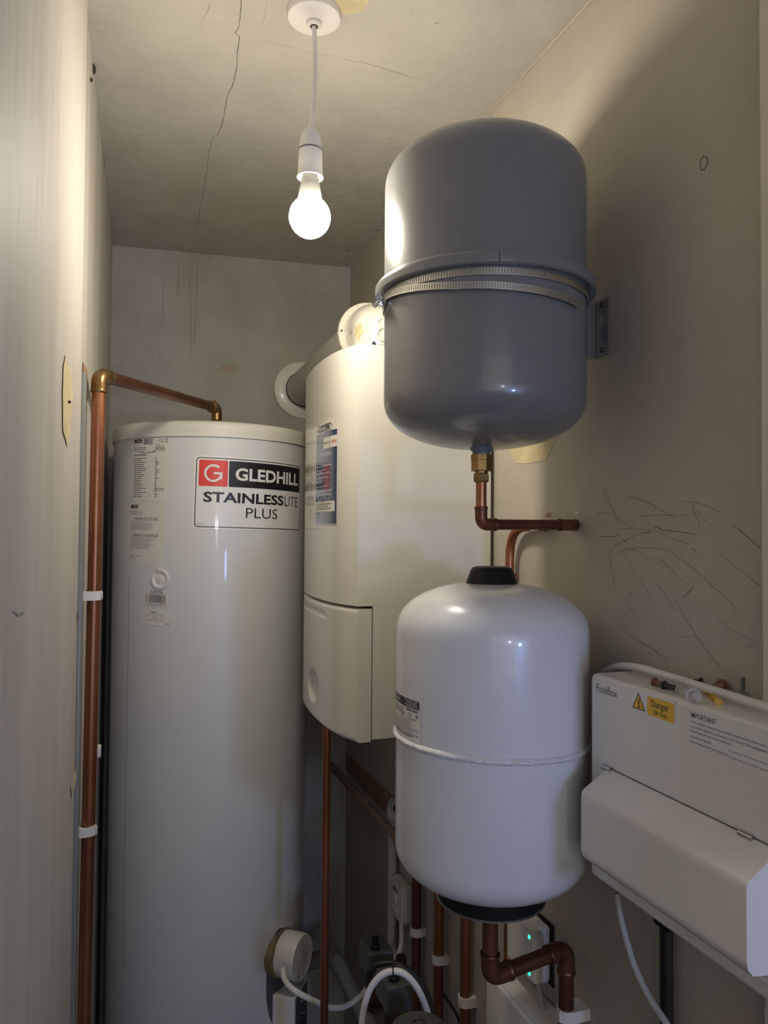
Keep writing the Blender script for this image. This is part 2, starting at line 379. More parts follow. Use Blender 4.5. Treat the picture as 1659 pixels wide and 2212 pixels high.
# left wall
bm = B()
for (y,z,r) in LHOLES:
    lathe(bm, [(r,0),(r*.6,.003),(0,.004)], (lwx(y)+.001,y,z), axis=(1,0,0), n=10)
fin('plaster_hole', bm, M['hole'], wl)
bm = B()
for pts, w in LFL:
    for a, b in zip(pts, pts[1:]):
        P = jag([(lwx(a[0])+.0012,a[0],a[1]),(lwx(b[0])+.0012,b[0],b[1])], .0012, .02); ribbon(bm, P, w, (1,0,0))
for v in bm.verts: v.co.x = lwx(v.co.y)+.0012
part(fin('flaked_edge', bm, M['pale'], wl, smooth=False), 'pale flaked paint line')
def lpatch(pts, m, nm, lb, th=.0012):
    bm = B(); vs_ = [bm.verts.new((lwx(y)+th, y, z)) for y, z in pts]; bm.faces.new(vs_)
    part(fin(nm, bm, M[m], wl, smooth=False), lb)
lpatch([(0.9765,1.8083),(1.0263,1.7989),(1.0616,1.7759),(1.0381,1.7246),(1.0117,1.7013),(0.9634,1.7153),(0.9529,1.7571),(0.9567,1.7903)], 'cream', 'bare_patch', 'tall patch of bare cream plaster')
lpatch([(1.2788,1.8632),(1.3611,1.8659),(1.3830,1.8164),(1.3146,1.8189),(1.2748,1.8412)], 'pinkpl', 'bare_patch', 'pinkish bare plaster beside the pipe')
lpatch([(1.2327,1.4475),(1.2737,1.4782),(1.3231,1.4800),(1.3192,1.4566),(1.2794,1.4488)], 'pinkpl', 'bare_patch', 'small pinkish bare plaster chip')
lpatch([(1.1161,1.2514),(1.2248,1.2376),(1.3063,1.2289),(1.3180,1.2108),(1.2638,1.2082),(1.1288,1.2317)], 'cream', 'bare_patch', 'low cream plaster chip')
# back wall drips and stains
bm = B()
for x, z0, z1, w in DRIPS:
    P = jag([(x,by(x)-.0006,z0),(x+random.uniform(-.006,.006),by(x)-.0006,z1)], .0009, .03); ribbon(bm, P, w, (0,1,0))
for v in bm.verts: v.co.y = by(v.co.x)-.0006
part(fin('drip_stain', bm, M['faint'], wb, smooth=False), 'faint brown drip lines')
bm = B(); bq = Vector((0.3025,2.2263,2.0649))
bm.faces.new([bm.verts.new((bq.x+a_, by(bq.x+a_)-.0004, bq.z+b_)) for a_, b_ in ((-.03,.0),(-.012,.016),(.006,.012),(.016,.022),(.021,.004),(.008,-.010),(-.012,-.004))])
part(fin('pink_stain', bm, M['stainp'], wb, smooth=False), 'faint pink stain')
# right wall
def rpoly(pts, m, nm, lb, th=.0008):
    bm = B(); vs_ = [bm.verts.new((RX-th, y, z)) for y, z in pts]; bm.faces.new(vs_)
    r = bmesh.ops.extrude_face_region(bm, geom=bm.faces[:])
    for e in r['geom']:
        if isinstance(e, bmesh.types.BMVert): e.co.x += th
    part(fin(nm, bm, M[m], wr, smooth=False), lb)
rpoly([(1.2277,1.7976),(1.2119,1.7704),(1.1948,1.7437),(1.1797,1.7210),(1.1291,1.7169),(1.0778,1.7180),(1.0611,1.7360),(1.0435,1.7586),(1.0396,1.7802),(1.1219,1.8033)], 'cream', 'bare_patch', 'bare cream plaster patch showing below the grey vessel')
rpoly([(1.0802,1.6265),(1.0718,1.6317),(1.0607,1.6314),(1.0662,1.6241)], 'pinkpl', 'plaster_chip', 'pinkish chip by the pipe')
rpoly([(0.9968,1.6316),(0.9906,1.6335),(0.9857,1.6292),(0.9930,1.6272)], 'pale', 'plaster_chip', 'pale chip above the pipe end')
rpoly([(1.1867,1.5296),(1.1736,1.5270),(1.1671,1.5162),(1.1800,1.5145)], 'pinkpl', 'plaster_chip', 'rough pink plaster beside the bent pipe')
rpoly([(2.1911,0.9388),(2.0677,0.9401),(1.9255,0.9446),(1.7503,0.9421),(1.7496,0.9088),(1.8504,0.8828),(1.9627,0.8811),(2.0879,0.8818),(2.1896,0.8912)], 'pinkpl', 'bare_strip', 'strip of bare brown plaster above the low pipe')
bm = B(); ring2(bm, [(.0075*cos(a*pi/10)*random.uniform(.8,1.1), .0095*sin(a*pi/10)*random.uniform(.8,1.1)) for a in range(20)], [(.0050*cos(a*pi/10), .0070*sin(a*pi/10)) for a in range(20)])
q_ = (0.6620,0.7247,2.0466)
for v in bm.verts: v.co = Vector((RX-.0005, q_[1]-v.co.x, q_[2]+v.co.y))
part(fin('scuff_mark', bm, M['faint'], wr, smooth=False), 'small ring-shaped scuff')

bm = B()
for pts, w in SCR:
    ribbon(bm, spline([(RX-.0004, y, z) for y, z in pts], 6), w, (1,0,0))
fin('scratch', bm, M['faint'], wr, smooth=False)
bm = B()
for pts, w in SCRD:
    ribbon(bm, spline([(RX-.0005, y, z) for y, z in pts], 6), w, (1,0,0))
part(fin('deep_scratch', bm, M['crack'], wr, smooth=False), 'darker scratch')
# raised paint bead along the ceiling corner
bm = B(); sweep(bm, [(RX-.001,y,2.3985) for y in (2.18,1.8,1.4,1.0,.6,0)], .0028, 8); fin('paint_bead', bm, M['wall_r'], wr)

# ================================================================ pendant lamp
ro = thing('ceiling_rose', (.277,1.122,2.4), 'round white ceiling rose holding the lamp cord', 'ceiling rose')
bm = B(); lathe(bm, [(.0415,0),(.0415,-.008),(.040,-.012),(.034,-.0145),(.012,-.017),(.012,-.022),(.010,-.024),(.0065,-.024)], (.277,1.122,2.4), n=48)
fin('rose_cover', bm, M['lampw'], ro)
bm = B(); lathe(bm, [(.0062,-.0225),(.0062,-.0243),(0,-.0243)], (.277,1.122,2.4), n=20); fin('cord_hole', bm, M['hole'], ro)
pl = thing('pendant_lamp', (.2645,1.087,2.03), 'lit white pendant bulb hanging on a white cord from the ceiling', 'lamp')
bm = B(); sweep(bm, spline([(.277,1.122,2.3775),(.2785,1.120,2.34),(.2765,1.112,2.29),(.2715,1.100,2.24),(.2675,1.091,2.205),(.2655,1.088,2.190)], 8), .0037, 12)
fin('cord', bm, M['lampw'], pl)
lc = (.2650,1.0875,0)
bm = B(); lathe(bm, [(.0045,2.196),(.0085,2.1955),(.0095,2.193),(.0130,2.190),(.0152,2.184),(.0165,2.174),(.0172,2.1655),(.0172,2.1645)], lc, n=40)
h1 = fin('lampholder_cap', bm, M['lampw'], pl)
bm = B(); lathe(bm, [(.0183,2.1648),(.0183,2.1632),(.0172,2.163)], lc, n=40); fin('shadow_gap', bm, M['darkst'], pl)
bm = B(); lathe(bm, [(.0172,2.1628),(.0178,2.150),(.0182,2.136),(.0192,2.1255),(.0195,2.1235),(.0170,2.1235),(.0165,2.135),(.0120,2.140),(.0,2.140)], lc, n=40)
fin('lampholder', bm, M['lampw'], pl)
bm = B(); lathe(bm, [(.0105,2.139),(.0110,2.134),(.0110,2.123),(.0118,2.1215),(.0125,2.121)], lc, n=32, caps=False); fin('bulb_cap', bm, M['galv'], pl)
bm = B(); lathe(bm, [(.0,2.1225),(.0118,2.122),(.0132,2.119),(.0150,2.109),(.0172,2.0960),(.0190,2.0885)], lc, n=40, caps=False); fin('bulb_body', bm, M['lampb'], pl)
prof = []
for i in range(13):
    a = radians(142 - 142*i/12); prof.append((.0308*sin(a) if i < 12 else 0, 2.0660 - .0308*cos(a)*-1 if False else 2.0655 + .0308*-cos(pi-a)*-1))
prof = [(.0308*sin(radians(38+142*i/12)), 2.0645+.0308*cos(radians(38+142*i/12))) for i in range(13)]; prof[-1] = (0, prof[-1][1])
bm = B(); lathe(bm, prof, lc, n=24, caps=False); part(fin('bulb_globe', bm, M['globe'], pl), 'glowing white globe')

# ================================================================ hot water cylinder
CX, CY, CR = .234, 1.964, .239
hw = thing('hot_water_cylinder', (CX,CY,0), 'tall white hot water cylinder with black and red name label', 'water cylinder')
bm = B(); lathe(bm, [(CR-.006,.02),(CR,.03),(CR,1.0),(CR,1.812)], (CX,CY,0), n=96); fin('body', bm, M['cylw'], hw)
bm = B(); lathe(bm, [(CR+.0005,1.8085),(CR+.0042,1.8085),(CR+.0042,1.828),(CR+.0035,1.836),(CR-.001,1.8425),(CR-.010,1.8455),(CR-.03,1.8465),(0,1.848)], (CX,CY,0), n=96); fin('lid', bm, M['lid'], hw)
bm = B(); poly2(bm, rrect(-.2395,-.2385,.02,1.50)); decal('casing_seam', bm, cylmap(CX,CY,CR,.0006), M['printl'], hw)
# name label
ROT = radians(-1.15); ctr = (-.065,1.60)
cm = lambda off: cylmap(CX, CY, CR, off, ROT, ctr)
bm = B(); poly2(bm, rrect(-.074,.224,1.602,1.767,.010)); nl = decal('name_label', bm, cm(.0004), M['labelw'], hw, .008, label='large rectangular name label')
bm = B(); ring2(bm, rrect(-.0690,.2200,1.6065,1.7625,.008), rrect(-.0672,.2182,1.6083,1.7607,.0066)); decal('border', bm, cm(.0008), M['black'], nl, .008)
bm = B(); poly2(bm, rrect(-.0625,.0010,1.6985,1.7570,.003)); decal('red_square', bm, cm(.0008), M['red'], nl, .008)
bm = B(); poly2(bm, rrect(.0035,.2150,1.6985,1.7570,.003)); decal('black_panel', bm, cm(.0008), M['black'], nl, .008)
bm = B(); text2(bm, 'GLEDHILL', .0180,.2060,1.7135,1.7425,.030); decal('lettering', bm, cm(.0013), M['labelw'], nl, .006)
bm = B()
def arc2(bm, cu, cv, ro, ri, a0, a1, n=28):
    A = [radians(a0+(a1-a0)*i/n) for i in range(n+1)]
    o_ = [bm.verts.new((cu+ro*cos(a), cv+ro*sin(a), 0)) for a in A]; i_ = [bm.verts.new((cu+ri*cos(a), cv+ri*sin(a), 0)) for a in A]
    for k in range(n): bm.faces.new((o_[k], o_[k+1], i_[k+1], i_[k]))
arc2(bm, -.0310, 1.7278, .0200, .0150, 48, 360)
poly2(bm, rrect(-.0300,-.0110,1.7253,1.7303)); poly2(bm, rrect(-.0160,-.0110,1.7150,1.7300)); decal('emblem', bm, cm(.0013), M['labelw'], nl, .006)
bm = B(); text2(bm, 'STAINLESS', -.0510,.1480,1.6625,1.6860,.028); decal('lettering', bm, cm(.0009), M['black'], nl, .006)
bm = B(); text2(bm, 'LITE', .1520,.2060,1.6625,1.6855,-.003); decal('lettering', bm, cm(.0009), M['black'], nl, .006)
bm = B(); text2(bm, 'PLUS', .0450,.1290,1.6300,1.6530,-.003); decal('lettering', bm, cm(.0009), M['black'], nl, .006)
bm = B(); text2(bm, 'GLA993', -.0620,-.0490,1.6115,1.6145,.0); decal('lettering', bm, cm(.0009), M['print'], nl)
# data label
k0, k1 = -.2300, -.1270
dm = lambda off: cylmap(CX, CY, CR, off, radians(-.6), (-.18,1.66))
bm = B(); poly2(bm, rrect(k0,k1,1.6630,1.8070,.002)); dl = decal('data_label', bm, dm(.0004), M['label'], hw, .008)
bm = B(); poly2(bm, rrect(k0+.002,k0+.027,1.7965,1.8045,.001)); decal('logo_panel', bm, dm(.0008), M['black'], dl, .008)
bm = B(); text2(bm, 'GLEDHILL', k0+.0095,k0+.0255,1.7985,1.8025,.02); decal('lettering', bm, dm(.0012), M['label'], dl)
bm = B(); bars2(bm, k0+.032,k0+.060,1.7920,1.8050); text2(bm, 'CE', k0+.074,k0+.086,1.7965,1.8045,0); text2(bm, 'UK', k0+.089,k0+.099,1.8008,1.8055,.02); text2(bm, 'CA', k0+.089,k0+.099,1.7950,1.7998,.02)
text2(bm, 'Date of', k0+.068,k0+.085,1.7895,1.7930,0); text2(bm, 'manufacture', k0+.064,k0+.089,1.7848,1.7882,0); text2(bm, '30/01/2025', k0+.066,k0+.090,1.7800,1.7838,.03)
text2(bm, 'Model:  PLUIN210SL', k0+.026,k0+.066,1.7722,1.7760,.01); text2(bm, 'BSEN 12897 2016', k0+.060,k0+.092,1.7762,1.7790,0)
decal('print', bm, dm(.0008), M['print'], dl, .012)
bm = B()
for i in range(3): fine2(bm, k0+.003, k0+.045, 1.7842-.0040*i, .0014, random.uniform(.75,1))
fine2(bm, k0+.003, k0+.042, 1.7675, .0022, 1, gap=.001)
for i in range(20):
    v = 1.7600-.00455*i; fine2(bm, k0+.003, k0+.044, v, .0016, random.uniform(.5,1))
    fine2(bm, k0+.066, k0+.070+random.choice((0,.002,.006)), v, .0020)
decal('fine_print', bm, dm(.0008), M['print'], dl)
bm = B(); text2(bm, 'OV or Sealed', k0+.0655,k0+.090,1.6912,1.6942,.01); text2(bm, 'Fully Pumped', k0+.0655,k0+.090,1.6865,1.6896,.01); decal('lettering', bm, dm(.0010), M['print'], dl)
# warning label
bm = B(); poly2(bm, rrect(k0-.008,k0+.092,1.5170,1.6625,.002)); wlb = decal('warning_label', bm, dm(.0003), M['label'], hw, .008)
q0 = k0-.005
bm = B(); poly2(bm, rrect(q0,q0+.024,1.6480,1.6555,.001)); decal('logo_panel', bm, dm(.0008), M['black'], wlb, .008)
bm = B(); text2(bm, 'GLEDHILL', q0+.0085,q0+.0225,1.6500,1.6538,.02); decal('lettering', bm, dm(.0012), M['label'], wlb)
bm = B()
text2(bm, 'WARNING TO THE USER', q0+.010,q0+.082,1.6215,1.6270,.0); poly2(bm, rrect(q0+.010,q0+.082,1.6198,1.6203))
decal('lettering', bm, dm(.0008), M['print'], wlb, .012); bm = B()
text2(bm, 'WARNING TO THE INSTALLER', q0+.006,q0+.084,1.5840,1.5895,.0); poly2(bm, rrect(q0+.006,q0+.084,1.5823,1.5828))
decal('lettering', bm, dm(.0008), M['print'], wlb, .012)
bm = B()
for i in range(3): fine2(bm, q0, q0+.040, 1.6405-.0040*i, .0014, random.uniform(.8,1))
for i in range(7): fine2(bm, q0, q0+.078, 1.6160-.0028*i, .0009, random.uniform(.7,1))
for i in range(9): fine2(bm, q0, q0+.078, 1.5785-.0028*i, .0009, random.uniform(.65,1))
fine2(bm, q0, q0+.036, 1.5390, .0014); fine2(bm, q0, q0+.011, 1.5345, .0014)
for v, s in ((1.5360,.038),(1.5280,.052),(1.5200,.050)): poly2(bm, rrect(q0+s, q0+.082, v, v+.0004))
decal('fine_print', bm, dm(.0008), M['printl'], wlb)
# round plug, barcode label, cased label
a = -.1455/CR; n_ = Vector((sin(a),-cos(a),0)); c_ = Vector((CX,CY,1.489))+n_*(CR-.001)
bm = B(); lathe(bm, [(.0225,0),(.0225,.003),(.0215,.0042),(.0175,.0042),(.0160,.002),(.0130,.001),(.0110,.0015),(.0060,.0028),(0,.003)], c_, n_, 48); pg = fin('round_plug', bm, M['plastic'], hw)
bm = B(); lathe(bm, [(.0020,0),(.0028,.0035),(.0015,.007),(0,.0075)], c_+Vector((-.004,0,.0235)), n_, 12); fin('sealant_drop', bm, M['lid'], hw)
bm = B(); poly2(bm, rrect(-.1815,-.1225,1.4285,1.4640,.002)); bl = decal('barcode_label', bm, dm(.0004), M['label'], hw, .008)
bm = B(); text2(bm, 'PLUIN210SL', -.168,-.136,1.4590,1.4630,.015); bars2(bm, -.1725,-.1290,1.4365,1.4540); text2(bm, '5 601102 219777', -.176,-.1285,1.4305,1.4345,.0)
for i in range(1): fine2(bm, -.1705, -.1335, 1.4560, .0013)
poly2(bm, rrect(-.180,-.1785,1.437,1.457)); decal('print', bm, dm(.0008), M['print'], bl, .012)
bm = B(); poly2(bm, rrect(-.1900,-.1150,1.3850,1.4205,.002)); cl = decal('cased_label', bm, dm(.0004), M['label'], hw, .008)
bm = B(); text2(bm, 'CASED BY', -.1680,-.1510,1.4135,1.4165,.02); ring2(bm, rrect(-.1790,-.1360,1.3975,1.4100), rrect(-.1785,-.1365,1.3980,1.4095))
arc2(bm, -.1560, 1.4030, .0035, .0030, 60, 270); ring2(bm, rrect(-.1555,-.1470,1.4012,1.4024), rrect(-.1550,-.1475,1.4016,1.4021)); text2(bm, 'GLA998', -.1300,-.1180,1.3890,1.3915,.0)
decal('print', bm, dm(.0008), M['print'], cl, .012)
# access opening, immersion cover and thermostat box low on the casing
def cdir(deg): return Vector((sin(radians(deg)), -cos(radians(deg)), 0))
bm = B()
poly2(bm, [(.152+.040*cos(t*pi/24), .560+.112*sin(t*pi/24)) for t in range(48)]); decal('access_opening', bm, cylmap(CX,CY,CR,.0015), M['darkst'], hw, .008)
d = cdir(38); e = cdir(48); p = Vector((CX,CY,.612))+d*(CR-.018)
bm = B(); lathe(bm, [(.053,0),(.055,.010),(.054,.021),(.050,.023),(0,.023)], p, e, 48); part(fin('foam_gasket', bm, M['tan'], hw), 'tan foam ring behind the round cover')
bm = B(); lathe(bm, [(.0490,.016),(.0500,.024),(.0505,.068),(.0490,.0705),(0,.071)], p+Vector((.003,0,-.001)), e, 56); ic = fin('immersion_cover', bm, M['plastic'], hw); ic['label'] = 'round white plastic immersion heater cover'
side = Vector((-e.y, e.x, 0)) ; pc = p+Vector((.003,0,-.001))+e*.0713
bm = B(); lathe(bm, [(.0040,-.002),(.0040,.0012),(.0034,.0018),(0,.0018)], pc - side*.026 + Vector((0,0,-.028)), e, 20); fin('screw', bm, M['chrome'], ic)
bm = B()
for i in range(7): fine2(bm, -.004+.002*i, .030+.001*i-random.uniform(0,.008), .020-.0055*i, .0018, 1, (.002,.005), .0012)
decal('fine_print', bm, lambda u,v,w: pc + side*(u*.75*1.0-.004+.25*v) + Vector((0,0,v-.3*u)) + e*.0006, M['printl'], ic)
e2 = cdir(56); s2 = Vector((-e2.y, e2.x, 0)); rz_ = Matrix.Rotation(atan2(e2.y, e2.x), 4, 'Z')
tc_ = Vector((CX,CY,.4725))+cdir(40)*(CR-.004)+e2*.022+s2*.004
bm = B(); box(bm, -.030,.026,-.041,.041,-.058,.058,.004); bmesh.ops.transform(bm, matrix=Matrix.Translation(tc_)@rz_, verts=bm.verts); tb = fin('thermostat_box', bm, M['plastic'], hw)
bm = B(); box(bm, .0262,.0272,-.037,.037,-.054,.054,.0004); bmesh.ops.transform(bm, matrix=Matrix.Translation(tc_)@rz_, verts=bm.verts); part(fin('front_plate', bm, M['darkst'], tb), 'dark grey front plate')
bm = B(); lathe(bm, [(.013,0),(.012,.010),(.009,.013),(0,.013)], tc_+e2*.0275+Vector((0,0,-.030))-s2*.012, e2, 24); part(fin('dial', bm, M['rubber'], tb), 'black round dial')
bm = B(); lathe(bm, [(.0045,0),(.0045,.003),(0,.0035)], tc_+e2*.0275+Vector((0,0,.028))+s2*.002, e2, 20); fin('screw', bm, M['chrome'], tb)
bm = B(); lathe(bm, [(.0030,0),(.0045,.003),(.0045,.006),(.003,.0065)], tc_+e2*.0275+Vector((0,0,-.0)) + s2*.004, e2, 20); fin('screw', bm, M['chrome'], tb)

# ================================================================ copper pipe on the left
def tube(name, pts, r, m, parent, rad=0., n=16):
    bm = B(); sweep(bm, bendpath(pts, rad) if rad else pts, r, n); return fin(name, bm, M[m], parent)
def socket(name, a, corner, b, r, m, parent, rad):
    """elbow fitting with socket rims"""
    a, c, b = Vector(a), Vector(corner), Vector(b)
    bm = B(); sweep(bm, bendpath([a, c, b], rad, 10), r, 18); 
    for e_, f_ in ((a, (c-a).normalized()), (b, (c-b).normalized())):
        sweep(bm, [e_, e_+f_*.0015, e_+f_*.004, e_+f_*.006], [r*1.03, r*1.07, r*1.07, r*1.0], 18)
    return fin(name, bm, M[m], parent)
cp = thing('copper_pipe', (-.036,1.35,0), 'long copper pipe down the left wall, turning across to the tall cylinder top', 'pipe')
T0 = Vector((-.0285,1.352,1.858)); T1 = Vector((.229,1.872,1.897)); dT = (T1-T0).normalized()
tube('vertical_tube', [(-.0375,1.350,0),(-.0345,1.351,.9),(-.0290,1.352,1.835)], .0109, 'copper', cp)
tube('cross_tube', [T0+dT*.020, T1-dT*.02], .0109, 'copperd', cp)
socket('elbow', (-.0288,1.352,1.828), T0, T0+dT*.034, .0126, 'brass', cp, .017)
bm = B(); sweep(bm, bendpath([T1-dT*.034, T1, T1-Vector((0,0,.03))], .016, 8), .0125, 16); el = fin('compression_elbow', bm, M['brass'], cp)
bm = B(); lathe(bm, [(.0150,0),(.0160,.002),(.0160,.014),(.0150,.016)], T1-dT*.040, dT, 6); part(fin('nut', bm, M['brass'], cp), 'brass hexagon nut')
bm = B(); lathe(bm, [(.0150,0),(.0170,.002),(.0170,.014),(.0150,.016)], T1-Vector((0,0,.048)), (0,0,1), 6); part(fin('nut', bm, M['brass'], cp), 'brass hexagon nut')

def clip_mesh(bm, c, r, wallx, h=.015):
    """hinged saddle clip: open ring round the pipe, block back to the wall"""
    c = Vector(c); s = 1 if wallx > c.x else -1; R = r+.0032; n = 28; L = abs(wallx-c.x)
    prof_o, prof_i = [], []
    for i in range(n):
        a = 2*pi*i/n; ca, sa = cos(a), sin(a); x, y = ca*R, sa*R
        if ca > .2: x = min(L-.0003, max(x, (L-.0003)*min(1,(ca-.2)/.35))); y = max(-R*1.05, min(R*1.05, y*1.5))
        prof_o.append((c.x+s*x, c.y+y)); prof_i.append((c.x+s*ca*(r+.0004), c.y+sa*(r+.0004)))
    lv = []
    for z in (c.z-h/2, c.z+h/2):
        lv.append(([bm.verts.new((*p,z)) for p in prof_o], [bm.verts.new((*p,z)) for p in prof_i]))
    for i in range(n):
        j = (i+1) % n
        (o0,i0),(o1,i1) = lv
        bm.faces.new((o0[i],o0[j],o1[j],o1[i])); bm.faces.new((i0[j],i0[i],i1[i],i1[j]))
        bm.faces.new((o0[j],o0[i],i0[i],i0[j])); bm.faces.new((o1[i],o1[j],i1[j],i1[i]))
def clip(c, r, wallx, label, h=.015):
    t = thing('pipe_clip', (c[0],c[1],c[2]-h/2), label, 'pipe clip', 'white saddle clips holding the copper pipes')
    bm = B(); clip_mesh(bm, c, r, wallx, h); fin('saddle', bm, M['clip'], t, angle=30)
    s = 1 if wallx > c[0] else -1
    bm = B(); box(bm, c[0]-s*(r+.0033)-.0012, c[0]-s*(r+.0033)+.0012, c[1]-.0075, c[1]-.0035, c[2]-h/2+.001, c[2]+h/2-.001, .0004)
    fin('latch', bm, M['clip'], t)
    return t
clip((-.0328,1.351,1.490), .0109, lwx(1.351)-.001, 'white clip round the left wall copper pipe, level with the cylinder barcode')
clip((-.0352,1.350,1.106), .0109, lwx(1.35)-.001, 'white clip low on the left wall copper pipe, below eye level')
bm = B(); box(bm, -.0545,-.0465,1.268,1.326,0,1.845,.002)  # thin strip added where the wall shows a gloss reflection and shade
tag(fin('reflection_strip', bm, M['strip']), 'narrow grey strip up the left wall, built for the reflection and shade beside the copper pipe', 'painted reflection')
bm = B(); box(bm, -0.0248,-0.0168,1.4140,1.4260,1.2041,1.2241, .0012); tag(fin('plastic_wall_plug', bm, M['clip']), 'tiny white plug stub showing to the right of the left copper pipe', 'wall plug')

# ================================================================ flue
fl = thing('boiler_flue', (.51,1.42,1.927), 'boiler flue, cream elbow with a grey-white tube into the back wall', 'flue')
FX, FZ, FXB = .4895, 2.006, .519
bm = B(); sweep(bm, [(FX,1.475,FZ),(FXB,by(FXB)-.001,FZ+.012)], .0500, 48); fin('flue_tube', bm, M['flue'], fl)
bm = B(); lathe(bm, [(.0503,0),(.084,0),(.084,.003),(.079,.007),(.055,.009),(.0503,.009)], (FXB,by(FXB),FZ+.012), (0,-1,0), 56, caps=False); fin('wall_collar', bm, M['plastic'], fl)
bm = B(); lathe(bm, [(.0505,.0),(.0525,.002),(.0525,.012),(.0505,.014)], (FXB,by(FXB)-.012,FZ+.012), (0,-1,0), 48, caps=False); fin('rubber_ring', bm, M['darkst'], fl)
bm = B(); lathe(bm, [(.052,0),(.0655,0),(.0665,.002),(.0665,.010),(.0655,.012),(.058,.012),(.058,.016),(.0525,.017)], (FX,1.492,FZ), (0,-1,0), 56); ff = fin('flange', bm, M['elbow'], fl)
bm = B()
pts = [(FX,1.418,1.9272),(FX,1.418,1.96),(FX,1.418,2.000)]
n=40; rings=[]
def ering(c, u, v, ru, rv): return [bm.verts.new(Vector(c)+Vector(u)*ru*cos(2*pi*j/n)+Vector(v)*rv*sin(2*pi*j/n)) for j in range(n)]
# vertical drum, domed over and turned back to the flange
rings.append(ering((FX,1.418,1.9275),(1,0,0),(0,1,0),.0560,.0560))
rings.append(ering((FX,1.418,2.000),(1,0,0),(0,1,0),.0560,.0560))
for i in range(1,9):
    t = i/8*pi/2; cc = Vector((FX, 1.418+.062*(1-cos(t)), 2.000+.006*sin(t)))
    rings.append(ering(cc, (1,0,0), (0,cos(t),-sin(t)), .0560, .0560))
for a_, b_ in zip(rings, rings[1:]):
    for j in range(n): bm.faces.new((a_[j], a_[(j+1)%n], b_[(j+1)%n], b_[j]))
bm.faces.new(rings[0][::-1]); bm.faces.new(rings[-1]); fe = fin('elbow', bm, M['elbow'], fl)
dmap = lambda off: cylmap(FX, 1.418, .0560, off)
def dn(a): a = radians(a); return Vector((sin(a), -cos(a), 0))
def stadium(cx,z0,r0,z1,r1,n=12):
    return [(cx+r0*cos(pi+pi*i/n), z0+r0*sin(pi+pi*i/n)) for i in range(n+1)] + [(cx+r1*cos(pi*i/n), z1+r1*sin(pi*i/n)) for i in range(n+1)]
bm = B(); poly2(bm, stadium(-.0125,1.976,.0195,1.994,.0155)); ip = decal('sampling_plate', bm, dmap(-.001), M['elbow'], fl, .003, thick=.0035, label='raised cream plate with two round ports')
bm = B(); lathe(bm, [(.0070,0),(.0092,0),(.0092,.004),(.0082,.005),(.0070,.005),(.0064,.002),(0,.002)], Vector((FX,1.418,1.9985))+dn(-14)*.0575, dn(-14), 32); fin('test_port', bm, M['elbow'], ip)
bm = B(); lathe(bm, [(.0105,0),(.0140,0),(.0140,.006),(.0125,.0072),(.0105,.0072),(.0095,.003),(0,.003)], Vector((FX,1.418,1.9760))+dn(-12)*.0575, dn(-12), 36); fin('test_port', bm, M['elbow'], ip)
bm = B(); lathe(bm, [(.0022,0),(.0022,.001),(0,.0012)], (FX-.0605,1.480,FZ+.002), (0,-1,0), 14); fin('screw', bm, M['screwd'], fl)
bm = B(); k = 20
poly2(bm, [(-.0640+.013*random.uniform(.7,1.2)*cos(2*pi*i/k), 1.985+.014*random.uniform(.75,1.2)*sin(2*pi*i/k)) for i in range(k)])
decal('glue_residue', bm, dmap(.0005), M['glue'], fe, .003, label='yellowish glue residue')

# ================================================================ boiler
bo = thing('boiler', (.52,1.45,1.235), 'glossy white wall boiler with blue notice label, beside the tall cylinder', 'boiler')
FC = [(.397,1.2552),(.3955,1.262),(.3865,1.285),(.3785,1.315),(.3730,1.350),(.3705,1.390),(.3700,1.430),(.3715,1.480),(.3760,1.535),(.3830,1.590),(.3920,1.630),(.397,1.6448)]
def fcx(y):
    y = max(FC[0][1], min(FC[-1][1], y))
    for (xa,ya),(xb,yb) in zip(FC, FC[1:]):
        if ya <= y <= yb: return xa+(xb-xa)*(y-ya)/(yb-ya)
    return .397
# smooth samples of the bowed front
FS = [(fcx(1.2552+(1.6448-1.2552)*i/48), 1.2552+(1.6448-1.2552)*i/48) for i in range(49)]
for _ in range(3): FS = [FS[0]] + [((FS[i-1][0]+FS[i][0]*2+FS[i+1][0])/4, FS[i][1]) for i in range(1,48)] + [FS[-1]]
def fsx(y):
    t = (y-1.2552)/(1.6448-1.2552)*48; i = max(0, min(47, int(t))); f = t-i; return FS[i][0]*(1-f)+FS[i+1][0]*f
ZS = 1.4695
def casing(bm, z0, z1, xb, bev=.004):
    prism(bm, FS + [(xb,1.6448),(xb,1.2552)], 'z', z0, z1)
    es = [e for e in bm.edges if len(e.link_faces)==2 and e.calc_face_angle(0) > radians(50) and max(v.co.z for v in e.verts) > z0+.001]
    bmesh.ops.bevel(bm, geom=es, offset=bev, segments=3, profile=.5, affect='EDGES', clamp_overlap=True)
bm = B(); casing(bm, ZS, 1.927, .6535); fin('upper_casing', bm, M['boil'], bo, angle=35)
bm = B(); box(bm, .4255,.6535,1.2552,1.6448,1.2385,ZS,.0006); fin('lower_casing', bm, M['boil'], bo)
bm = B(); box(bm, .4225,.45,1.262,1.638,1.241,ZS-.001); fin('inner_chassis', bm, M['boild'], bo, smooth=False)
bm = B(); box(bm, .6535,.6615,1.30,1.60,1.26,1.90); fin('wall_frame', bm, M['boild'], bo, smooth=False)
